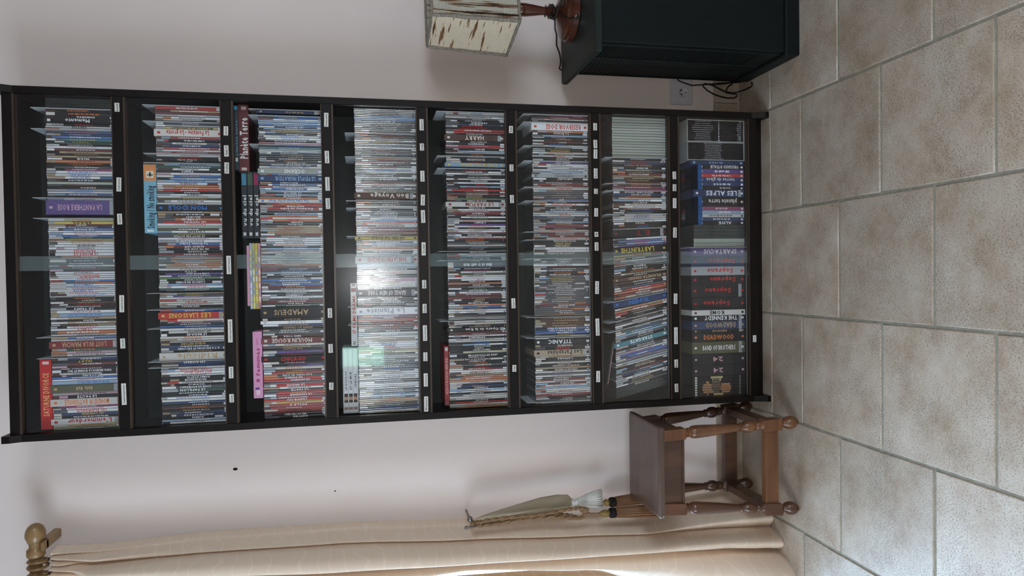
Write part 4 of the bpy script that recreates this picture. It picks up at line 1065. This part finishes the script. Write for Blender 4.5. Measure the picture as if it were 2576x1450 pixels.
CX0, CX1, CY0, CY1 = .655, 1.24, -.370, -.040
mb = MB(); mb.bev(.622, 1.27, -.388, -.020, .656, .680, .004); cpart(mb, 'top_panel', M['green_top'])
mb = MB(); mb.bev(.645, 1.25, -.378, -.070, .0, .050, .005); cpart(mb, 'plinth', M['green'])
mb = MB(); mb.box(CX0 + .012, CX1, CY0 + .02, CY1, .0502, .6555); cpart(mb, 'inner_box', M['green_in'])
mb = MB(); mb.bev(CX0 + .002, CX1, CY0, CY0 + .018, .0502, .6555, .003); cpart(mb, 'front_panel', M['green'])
for y0, y1 in ((CY0 + .018, CY0 + .034), (-.222, -.176), (-.052, CY1)):
    mb = MB(); mb.bev(CX0 - .002, CX0 + .0118, y0 + .0002, y1, .0502, .6555, .003); cpart(mb, 'side_stile', M['green'])
for z0, z1 in ((.0503, .118), (.628, .6554)):
    for y0, y1 in ((CY0 + .0345, -.2225), (-.1755, -.0525)):
        mb = MB(); mb.bev(CX0, CX0 + .0118, y0, y1, z0, z1, .002); cpart(mb, 'side_rail', M['green'])
sm = [None, None]
for c, (y0, y1) in enumerate(((CY0 + .0345, -.2225), (-.1755, -.0525))):
    for k in range(36):
        z = .1245 + k * .01395
        if sm[c] is None:
            mb = MB(); mb.add([(0, y0, 0), (.0105, y0, .0085), (.0105, y1, .0085), (0, y1, 0), (-.0005, y0, .0045), (.0100, y0, .0125), (.0100, y1, .0125), (-.0005, y1, .0045)],
                              [(0, 3, 2, 1), (4, 5, 6, 7), (0, 1, 5, 4), (1, 2, 6, 5), (2, 3, 7, 6), (3, 0, 4, 7)]); mb.fix = True
            o = cpart(mb, 'slat', M['green']); sm[c] = o.data
        else:
            o = bpy.data.objects.new('slat', sm[c]); C.objects.link(o); o.parent = cb
        o.location = Vector((CX0, 0, z)) - CO
mb = MB(); mb.lathe([(0, .016), (.003, .02), (.05, .02), (.0502, .015)], 14); o = mb.build('foot', M['green_in'], cb, Vector((.672, -.048, 0)) - CO)

# ------------------------------------------------------------------ table lamp
LX, LY, LZ = .815, -.165, .6805
lm = empty('table_lamp', (LX, LY, LZ)); tag(lm, 'turned wooden table lamp with woven wool shade on the green cabinet', 'lamp')
mb = MB(); mb.lathe([(0, .088), (.002, .091), (.019, .091), (.022, .088), (.023, .084), (.026, .086), (.031, .086), (.035, .082), (.040, .066), (.045, .050), (.048, .042), (.052, .028), (.058, .020)], 40); mb.build('base', M['lamp_wood'], lm, autosmooth=True)
mb = MB(); mb.lathe([(.056, .021), (.060, .014), (.063, .012), (.066, .019), (.069, .019), (.073, .012), (.076, .012), (.080, .024), (.083, .018), (.088, .012), (.092, .020), (.095, .0125), (.100, .013), (.115, .0150), (.135, .0180), (.155, .0205), (.160, .0210), (.161, .0198), (.163, .0212), (.166, .0200), (.168, .0212), (.175, .0205), (.181, .0175), (.185, .0110), (.190, .0095), (.196, .0100), (.199, .0080), (.208, .0080)], 28)
mb.build('stem', M['lamp_wood'], lm, autosmooth=True)
mb = MB(); mb.lathe([(.206, .013), (.24, .014), (.245, .009)], 12); mb.build('bulb_holder', M['cord'], lm)


def shade_corner(k, r):
    a = math.radians(34 + 90 * k)
    return Vector((-math.sin(a) * r, -math.cos(a) * r, 0))


RB, RTp, ZB, ZTp = .142, .128, .203, .466
shade = empty('lamp_shade', (0, 0, 0)); shade.parent = lm; shade['label'] = 'square shade of cream and grey woven wool'
for k in range(4):
    b0, b1, t0, t1 = shade_corner(k, RB), shade_corner(k + 1, RB), shade_corner(k, RTp), shade_corner(k + 1, RTp)
    b0.z = b1.z = ZB; t0.z = t1.z = ZTp
    nrm = (b1 - b0).cross(t0 - b0).normalized()
    if nrm.dot(b0 + b1) < 0: nrm = -nrm
    n = 26; mm = 30; mb = MB(); vs = []; fs = []
    rr = random.Random(k)
    for i in range(n + 1):
        for j in range(mm + 1):
            u, v = i / n, j / mm
            p = (b0 * (1 - u) + b1 * u) * (1 - v) + (t0 * (1 - u) + t1 * u) * v
            p = p + nrm * (rr.uniform(-.0012, .0012) - .004 * math.sin(math.pi * u) * (1 - v))
            vs.append(tuple(p))
    for i in range(n):
        for j in range(mm): fs.append((i * (mm + 1) + j, (i + 1) * (mm + 1) + j, (i + 1) * (mm + 1) + j + 1, i * (mm + 1) + j + 1))
    mb.add(vs, fs, None, True)
    uvw = (b1 - b0).length; uvh = (t0 - b0).length
    o = mb.build('woven_panel', M['weave_cream' if k == 0 else 'weave_grey'], shade)
    ul = o.data.uv_layers.new(name='UVMap')
    for lp_ in o.data.loops:
        i_, j_ = divmod(lp_.vertex_index, mm + 1); ul.data[lp_.index].uv = (i_ / n * uvw + k, j_ / mm * uvh)
    s = o.modifiers.new('th', 'SOLIDIFY'); s.thickness = .003; s.offset = 0
    if k == 0: o['label'] = 'cream woven panel with brown flecks'
rr = random.Random(5)
mb = MB()
for k in range(4):
    a, b = shade_corner(k, RB + .004), shade_corner(k, RTp + .003); a.z = ZB - .003; b.z = ZTp + .002
    mb.tube([a.lerp(b, j / 14) + Vector((rr.uniform(-.001, .001), rr.uniform(-.001, .001), 0)) for j in range(15)], [.0055 + rr.uniform(-.001, .0012) for _ in range(15)], 7)
    for rad, z in ((RB + .001, ZB - .001), (RTp + .001, ZTp + .001)):
        a, b = shade_corner(k, rad), shade_corner(k + 1, rad); a.z = b.z = z
        mb.tube([a.lerp(b, j / 12) + Vector((rr.uniform(-.001, .001), rr.uniform(-.001, .001), rr.uniform(-.001, .001))) for j in range(13)], .0045, 6)
for k in range(4):          # loose yarn ends standing off the corner cords
    a, b = shade_corner(k, RB + .006), shade_corner(k, RTp + .005); a.z = ZB; b.z = ZTp
    for j in range(70):
        p = a.lerp(b, rr.random()); d = Vector((rr.uniform(-1, 1), rr.uniform(-1, 1), rr.uniform(-.8, .8))).normalized() * rr.uniform(.004, .010)
        mb.tube([p, p + d * .6, p + d + Vector((0, 0, -.001))], [.0006, .0005, .0002], 3, caps=False)
mb.build('edge_cord', M['wool_fringe'], shade)
# flex wound on the neck and running off behind the cabinet
mb = MB()
pts = []
for j in range(30):
    a = j / 29 * math.pi * 4.4; pts.append((math.cos(a) * .021, math.sin(a) * .021, .064 + .016 * j / 29))
mb.tube(pts, .0024, 6)
mb.tube([(-.012, -.018, .078), (-.030, -.024, .080), (-.034, -.026, .070), (-.016, -.018, .066)], .0045, 7)
mb.tube([(.02, -.01, .07), (-.01, -.03, .060), (-.035, -.055, .040), (-.05, -.078, .030), (-.052, -.086, .018), (-.042, -.092, .012)], .0026, 6)
mb.tube([(.03, -.05, .046), (0, -.045, .058), (-.03, -.02, .066), (-.055, .0, .060), (-.072, .01, .052), (-.090, .05, .042), (-.105, .09, .020), (-.120, .120, .008), (-.130, .140, .005), (-.135, .1545, .004), (-.138, .158, -.004), (-.140, .158, -.03)], .0026, 6)
mb.build('flex', M['cord'], lm)
mb = MB(); mb.lathe([(-.002, .006), (.002, .007), (.004, .004)], 12); o = mb.build('cable_bush', M['steel'], lm, Vector((-.042, -.0805, .012))); o.rotation_euler = (math.pi / 2, 0, -.5)

# ------------------------------------------------------------------ wall socket
so = empty('wall_socket', (.620, -.001, .228)); tag(so, 'white wall socket plate right of the bookcase above the skirting', 'socket')
mb = MB(); mb.bev(-.048, .060, -.011, 0, -.042, .042, .003); mb.build('back_plate', M['socket'], so)
mb = MB(); mb.bev(-.040, .056, -.014, -.0112, -.030, .023, .0015); mb.build('face_plate', M['socket'], so)
mb = MB(); mb.lathe([(0, .0195), (.002, .0195), (.0022, .0175), (.0008, .0165)], 24); o = mb.build('socket_well', M['socket'], so, (-.006, -.0141, -.004)); o.rotation_euler = (math.pi / 2, 0, 0)
for nm, x, z, r in (('pin_hole', -.013, .004, .0026), ('pin_hole', .003, .004, .0026), ('earth_pin', -.006, -.013, .0026)):
    mb = MB(); mb.lathe([(0, r), (.0006, r)], 12); o = mb.build(nm, M['hole' if nm == 'pin_hole' else 'steel'], so, (x, -.0160, z)); o.rotation_euler = (math.pi / 2, 0, 0)
mb = MB(); mb.box(-.004, .004, -.0165, -.016, .008, .0105); o = mb.build('shutter_slot', M['hole'], so, (-.005, 0, 0)); o.rotation_euler = (0, .6, 0)

# black flex looping down behind the cabinet
mb = MB()


def pw(pts, y): return [P(a, b, Y=y) for a, b in pts]


mb.tube(pw([(1702, 196), (1707, 203), (1722, 209), (1740, 215), (1756, 214), (1775, 213), (1800, 211), (1835, 208), (1860, 200)], -.026), .0024, 7)
mb.tube(pw([(1862, 207), (1840, 208), (1810, 212), (1785, 212), (1772, 211), (1767, 214), (1770, 219), (1780, 228), (1795, 237), (1812, 243), (1830, 247), (1846, 247), (1853, 243), (1854, 239), (1847, 236)], -.032), .0028, 7)
mb.tube(pw([(1847, 236), (1830, 234), (1812, 225), (1795, 216), (1785, 213)], -.033), .0030, 7)
mb.tube([P(1842, 211, Y=-.040), P(1832, 218, Y=-.040), P(1827, 226, Y=-.040), P(1830, 232, Y=-.040), P(1845, 234, Y=-.042), P(1860, 232, Y=-.044) + Vector((0, 0, .006)), P(1876, 225, Z=.005), P(1890, 218, Z=.004), P(1893, 213, Z=.004), P(1890, 208, Z=.004)], .0028, 7)
tag(mb.build('power_cable', M['cord']), 'black power cable looped on the floor between socket and green cabinet', 'cable')

# ------------------------------------------------------------------ curtain rod
rd = empty('curtain_rod', (-.80, -.10, 2.306)); tag(rd, 'varnished pine curtain rod with round knob end at top left', 'curtain rod')
RO = Vector(rd.location)


def xlathe(prof, n=24):
    """profile along -x from the finial"""
    mb = MB(); mb.lathe(prof, n, T=Matrix.Rotation(-math.pi / 2, 4, 'Y')); return mb


q = xlathe([(0.036, .0035), (.033, .012), (.026, .020), (.016, .0245), (.006, .0265), (-.004, .0262), (-.012, .022), (-.017, .0215), (-.0185, .0170), (-.021, .0185), (-.028, .0165), (-.036, .0185), (-.040, .0235), (-.056, .0240), (-.062, .0205)])
for i, v in enumerate(q.v): pass
o = q.build('finial', M['rod'], rd, Vector((-.772 + .0, -.10, 2.306)) - RO)
o.rotation_euler = (0, 0, math.pi)
mb = MB(); mb.lathe([(0, .0165), (1.9, .0165)], 20, T=Matrix.Rotation(-math.pi / 2, 4, 'Y')); o = mb.build('pole', M['rod'], rd, Vector((-.825, -.10, 2.306)) - RO)
mb = MB(); mb.bev(-.014, .014, -.004, .0985, -.012, .010, .003); mb.bev(-.014, .014, -.020, .012, -.012, -.001, .003); mb.build('bracket', M['rod'], rd, Vector((-.800, -.10, 2.288)) - RO)
mb = MB(); mb.lathe([(-.001, .004), (.002, .0035)], 10); o = mb.build('screw', M['steel'], rd, Vector((-.8, -.022, 2.275)) - RO)
for k, (x, tl) in enumerate(((-.846, .10), (-.862, -.05), (-.887, .06), (-.905, 0), (-.96, .05), (-1.03, 0))):
    rg = empty('curtain_ring', (x, -.10, 2.301)); tag(rg, None, 'curtain ring', 'wooden rings on the curtain rod')
    rg['label'] = f'pine curtain ring, {ordinal(k + 1)} from the knob end of the rod'
    rg.rotation_euler = (0, 0, tl)
    mb = MB(); n = 26
    pts = [(0, math.cos(2 * math.pi * j / n) * .0245, math.sin(2 * math.pi * j / n) * .0245) for j in range(n + 1)]
    mb.tube(pts, .0044, 8); mb.build('ring', M['rod'], rg)
    mb = MB(); mb.tube([(0, 0, -.026), (.003, 0, -.034), (-.003, .002, -.040), (.004, 0, -.047), (.008, -.003, -.053)], [.0035, .005, .0045, .003, .001], 6); mb.build('clip', M['rod_dark'], rg)

# ------------------------------------------------------------------ curtain
def cr(a, t):
    """Catmull-Rom over a list of tuples at parameter t in 0..1"""
    n = len(a) - 1; f = min(max(t * n, 0), n - 1e-6); i = int(f); u = f - i
    p0, p1, p2, p3 = a[max(i - 1, 0)], a[i], a[i + 1], a[min(i + 2, n)]
    return tuple(.5 * (2 * q1 + (q2 - q0) * u + (2 * q0 - 5 * q1 + 4 * q2 - q3) * u * u + (3 * q1 - q0 - 3 * q2 + q3) * u ** 3) for q0, q1, q2, q3 in zip(p0, p1, p2, p3))


# cross-sections (x, y) of the panel from its right edge to the left, at several heights
prof = [
    (2.262, [(-0.815, -0.072), (-0.824, -0.110), (-0.832, -0.086), (-0.838, -0.112), (-0.846, -0.090), (-0.853, -0.116), (-0.861, -0.092), (-0.868, -0.118), (-0.877, -0.095), (-0.885, -0.118), (-0.897, -0.094), (-0.912, -0.112), (-0.930, -0.092), (-0.960, -0.112), (-1.010, -0.090), (-1.080, -0.110)]),
    (2.235, [(-0.824, -0.060), (-0.830, -0.098), (-0.835, -0.082), (-0.842, -0.112), (-0.850, -0.088), (-0.856, -0.118), (-0.862, -0.090), (-0.870, -0.122), (-0.880, -0.094), (-0.888, -0.122), (-0.900, -0.096), (-0.916, -0.120), (-0.930, -0.090), (-0.960, -0.120), (-1.010, -0.085), (-1.080, -0.110)]),
    (2.15, [(-0.834, -0.046), (-0.841, -0.078), (-0.846, -0.080), (-0.854, -0.108), (-0.865, -0.095), (-0.870, -0.070), (-0.874, -0.084), (-0.879, -0.120), (-0.894, -0.132), (-0.905, -0.110), (-0.910, -0.086), (-0.925, -0.120), (-0.945, -0.112), (-0.970, -0.075), (-1.020, -0.120), (-1.090, -0.080)]),
    (1.87, [(-0.831, -0.030), (-0.838, -0.052), (-0.846, -0.060), (-0.855, -0.080), (-0.866, -0.092), (-0.871, -0.070), (-0.873, -0.070), (-0.879, -0.112), (-0.898, -0.134), (-0.921, -0.132), (-0.938, -0.095), (-0.945, -0.080), (-0.965, -0.120), (-0.990, -0.115), (-1.030, -0.075), (-1.100, -0.120)]),
    (1.45, [(-0.838, -0.026), (-0.846, -0.046), (-0.855, -0.055), (-0.863, -0.078), (-0.874, -0.094), (-0.879, -0.074), (-0.881, -0.070), (-0.889, -0.108), (-0.912, -0.136), (-0.939, -0.140), (-0.962, -0.105), (-0.970, -0.080), (-0.985, -0.110), (-1.010, -0.120), (-1.040, -0.100), (-1.080, -0.070)]),
    (1.05, [(-0.858, -0.024), (-0.867, -0.044), (-0.877, -0.055), (-0.883, -0.080), (-0.896, -0.100), (-0.903, -0.078), (-0.905, -0.072), (-0.911, -0.108), (-0.932, -0.136), (-0.957, -0.140), (-0.972, -0.108), (-0.977, -0.080), (-0.982, -0.100), (-0.992, -0.112), (-0.996, -0.100), (-0.999, -0.075)]),
    (0.65, [(-0.879, -0.024), (-0.888, -0.044), (-0.897, -0.058), (-0.904, -0.086), (-0.917, -0.106), (-0.923, -0.084), (-0.926, -0.078), (-0.931, -0.114), (-0.950, -0.142), (-0.969, -0.146), (-0.982, -0.114), (-0.988, -0.086), (-0.998, -0.112), (-1.020, -0.122), (-1.032, -0.108), (-1.038, -0.075)]),
    (0.42, [(-0.890, -0.026), (-0.897, -0.046), (-0.906, -0.062), (-0.912, -0.098), (-0.922, -0.124), (-0.930, -0.100), (-0.932, -0.094), (-0.937, -0.134), (-0.952, -0.162), (-0.967, -0.164), (-0.980, -0.130), (-0.988, -0.100), (-1.002, -0.132), (-1.030, -0.145), (-1.060, -0.130), (-1.110, -0.085)]),
    (0.2, [(-0.845, -0.028), (-0.856, -0.050), (-0.868, -0.072), (-0.872, -0.120), (-0.890, -0.158), (-0.914, -0.140), (-0.920, -0.118), (-0.922, -0.160), (-0.940, -0.196), (-0.960, -0.190), (-0.974, -0.155), (-0.982, -0.130), (-0.996, -0.180), (-1.040, -0.205), (-1.090, -0.185), (-1.150, -0.110)]),
    (0.06, [(-0.832, -0.030), (-0.842, -0.055), (-0.854, -0.085), (-0.858, -0.135), (-0.878, -0.176), (-0.910, -0.160), (-0.917, -0.130), (-0.918, -0.178), (-0.940, -0.218), (-0.964, -0.206), (-0.976, -0.160), (-0.984, -0.150), (-0.998, -0.235), (-1.060, -0.275), (-1.120, -0.250), (-1.180, -0.140)]),
    (0.0009, [(-0.828, -0.030), (-0.838, -0.055), (-0.850, -0.088), (-0.856, -0.140), (-0.876, -0.182), (-0.911, -0.166), (-0.918, -0.134), (-0.918, -0.184), (-0.940, -0.226), (-0.966, -0.214), (-0.978, -0.164), (-0.986, -0.155), (-1.000, -0.250), (-1.060, -0.300), (-1.130, -0.270), (-1.190, -0.140)]),
]


def curtain_sheet(prof, mat, name, parent=None, ns=150, nz=110, th=.0016):
    mb = MB(); vs = []; fs = []
    zs = [p[0] for p in prof]
    for j in range(nz + 1):
        t = j / nz; t = t if t < .5 else t
        f = t * (len(prof) - 1); i = min(int(f), len(prof) - 2); u = f - i
        sec = []
        for k in range(len(prof[0][1])):
            q = []
            for c in (0, 1):
                p0, p1, p2, p3 = (prof[max(i - 1, 0)][1][k][c], prof[i][1][k][c], prof[i + 1][1][k][c], prof[min(i + 2, len(prof) - 1)][1][k][c])
                q.append(p1 + (p2 - p1) * (u * u * (3 - 2 * u)) * .5 + (p2 - p1) * u * .5)
            sec.append(tuple(q))
        z = zs[i] + (zs[i + 1] - zs[i]) * u
        for s_ in range(ns + 1):
            x, y = cr(sec, s_ / ns)
            if len(sec) > 6: y = min(-.012, (y + .085) * 1.3 - .085)
            vs.append((x, y, z))
    for j in range(nz):
        for s_ in range(ns): fs.append((j * (ns + 1) + s_, j * (ns + 1) + s_ + 1, (j + 1) * (ns + 1) + s_ + 1, (j + 1) * (ns + 1) + s_))
    mb.add(vs, fs, None, True)
    o = mb.build(name, mat, parent)
    m_ = o.modifiers.new('th', 'SOLIDIFY'); m_.thickness = th; m_.offset = 0
    return o


cu = curtain_sheet(prof, M['curtain'], 'curtain')
tag(cu, 'long cream moire curtain hanging in folds from the pine rod at left', 'curtain')
prof2 = [(z, [(x0, -.03), (x0 - .012, -.055), (x0 - .03, -.03), (x0 - .05, -.06), (x0 - .08, -.03)]) for z, x0 in ((2.26, -1.10), (1.6, -1.08), (1.2, -1.052), (1.1, -1.045), (.88, -1.050), (.6, -1.068), (.4, -1.10), (.01, -1.2))]
c2 = curtain_sheet(prof2, M['curtain_tan'], 'curtain', ns=40, nz=20)
tag(c2, 'tan back-lit curtain partly hidden behind the cream one at the picture edge', 'curtain')

# ------------------------------------------------------------------ curtain holdback, tieback and tassels
YT = -.090
hk = empty('holdback_hook', P(1180, 1308, Y=-.05)); tag(hk, 'steel holdback hook with ball and pointed tip on the wall beside the curtain', 'hook')
HO = Vector(hk.location)
mb = MB(); pc = P(1182, 1307, Y=-.09) - HO
ball = [(-.0095 * math.cos(math.pi * j / 10), .0098 * math.sin(math.pi * j / 10) + .0001) for j in range(11)]
mb.lathe(ball, 18); mb.build('ball', M['steel'], hk, pc)
mb = MB(); mb.tube([pc + Vector((.0, .0895, 0)), pc + Vector((0, .008, 0))], .004, 8); mb.build('rod', M['steel'], hk)
mb = MB(); a, b = P(1192, 1325, Y=-.158) - HO, P(1167, 1330, Y=-.158) - HO
d = (b - a)
mb.tube([pc + Vector((0, .01, 0)), pc + Vector((-.006, -.016, -.012)), pc + Vector((-.012, -.036, -.016)), a, a + d * .45, a + d * .5, a + d * .55, a + d * .62, a + d * .66, a + d * .70, a + d * .72, a + d], [.003, .003, .003, .003, .003, .0048, .003, .003, .0045, .003, .0085, .0006], 12)
mb.build('pointed_tip', M['steel'], hk)


def pl(pts, y=YT): return [P(a, b, Y=y) for a, b in pts]


mb = MB()
mb.tube(pl([(1190, 1311), (1215, 1304), (1260, 1294), (1310, 1283), (1360, 1271), (1400, 1265), (1427, 1263), (1438, 1266)]), [.003, .009, .0155, .021, .0255, .027, .024, .011], 16, flat=(1, .42))
tb_ = mb.build('curtain_tieback', M['olive_cloth']); tag(tb_, 'olive satin tieback band hanging folded from the holdback hook', 'tieback')
mb = MB(); mb.tube(pl([(1195, 1316), (1260, 1305), (1330, 1294), (1400, 1282), (1434, 1274)], -.112), [.002, .004, .006, .007, .004], 8, flat=(1, .6)); mb.build('fold', M['olive_cloth'], tb_)


def skirt(mb, a, b, r0, r1, n=26, rngs=3):
    rr = random.Random(rngs); d = (b - a); sd = d.cross(Vector((0, 1, 0))).normalized(); up = Vector((0, 1, 0))
    for j in range(n):
        for rad in (1.0, .80, .5):
            an = 2 * math.pi * (j + rr.random() * .6) / n
            o0 = (sd * math.cos(an) + up * math.sin(an) * .55) * r0 * rad; o1 = (sd * math.cos(an) + up * math.sin(an) * .55) * r1 * rad
            q = [a + o0, a.lerp(b, .35) + o0.lerp(o1, .5), a.lerp(b, .7) + o0.lerp(o1, .85), b + o1 + d * rr.uniform(-.04, .02)]
            w = r1 * 2.9 / n
            mb.tube(q, [w * .7, w, w, w * .7], 5)


wt = empty('tassel', P(1437, 1266, Y=YT)); tag(wt, 'white thread tassel hanging below the olive tieback', 'tassel')
WO = Vector(wt.location)
mb = MB(); a, b = P(1437, 1266, Y=YT) - WO, P(1453, 1263, Y=YT) - WO
mb.tube([a, a.lerp(b, .2), a.lerp(b, .45), a.lerp(b, .6), a.lerp(b, .8), b], [.008, .0135, .0135, .009, .012, .010], 14); mb.build('head', M['white_thread'], wt)
mb = MB(); skirt(mb, b, P(1514, 1254, Y=YT) - WO, .0095, .030, 34); mb.build('skirt', M['white_thread'], wt)

# tan rope from the hook to the two tan tassels
mb = MB()


def twist(path, r, y):
    pts = pl(path, y)
    fine = [Vector(cr([tuple(p) for p in pts], j / 60)) for j in range(61)]
    for ph in (0, math.pi):
        q = []
        for j, p in enumerate(fine):
            d = (fine[min(j + 1, 60)] - fine[max(j - 1, 0)]).normalized(); sd = d.cross(Vector((0, 1, 0))).normalized()
            an = j * .9 + ph; q.append(p + sd * math.cos(an) * r * .55 + Vector((0, 1, 0)) * math.sin(an) * r * .55)
        mb.tube(q, r * .75, 6)


twist([(1186, 1320), (1200, 1316), (1240, 1308), (1300, 1301), (1360, 1295), (1420, 1284), (1455, 1279), (1468, 1281)], .0056, -.134)
twist([(1186, 1322), (1210, 1323), (1260, 1317), (1320, 1306), (1380, 1301), (1430, 1304), (1460, 1304), (1470, 1298), (1468, 1284)], .0054, -.128)
twist([(1190, 1315), (1230, 1313), (1290, 1305), (1340, 1299), (1380, 1294), (1430, 1297), (1450, 1302)], .0054, -.122)
twist([(1476, 1292), (1490, 1294), (1507, 1293)], .0034, -.125)
_a, _b = P(1450, 1271, Y=-.060), P(1514, 1267, Y=-.054)
mb.tube([_a, _a.lerp(_b, .5), _b], .0030, 8)
rp_ = mb.build('rope', M['rope']); tag(rp_, 'twisted tan rope looped over the holdback hook, carrying two tan tassels', 'rope')
mb = MB(); mb.tube(pl([(1461, 1283), (1466, 1284), (1475, 1284), (1480, 1284)], -.126), [.006, .0105, .0105, .006], 12); mb.build('knot', M['rope'], rp_)
for nm, ya, yb, x0, ex, y in (('right', 1266, 1247, 1515, 1660, -.052), ('left', 1293, 1285, 1506, 1665, -.128)):
    t = empty('tassel', P(x0, ya, Y=y)); tag(t, f"long tan tassel with black band below the rope, {nm} of the two", 'tassel', 'tan tassels on the tieback rope')
    TO = Vector(t.location)
    b0, b1 = P(1532, ya - 1, Y=y) - TO, P(1548, ya - 3, Y=y) - TO
    mb = MB(); mb.tube([Vector((0, 0, 0)), b0.lerp(Vector((0, 0, 0)), .75), b0.lerp(Vector((0, 0, 0)), .4), b0], [.003, .009, .0125, .010], 14); mb.build('head', M['knob_thread'], t)
    mb = MB()
    rr = random.Random(7)
    mb.tube([b0, b0.lerp(b1, .2), b0.lerp(b1, .7), b1], [.012, .0165, .0175, .015], 14)
    mb.build('band', M['black_band'], t)
    mb = MB(); skirt(mb, b1, P(ex, yb, Y=y) - TO, .0165, .0200, 26, 9); mb.build('skirt', M['tan_thread'], t)
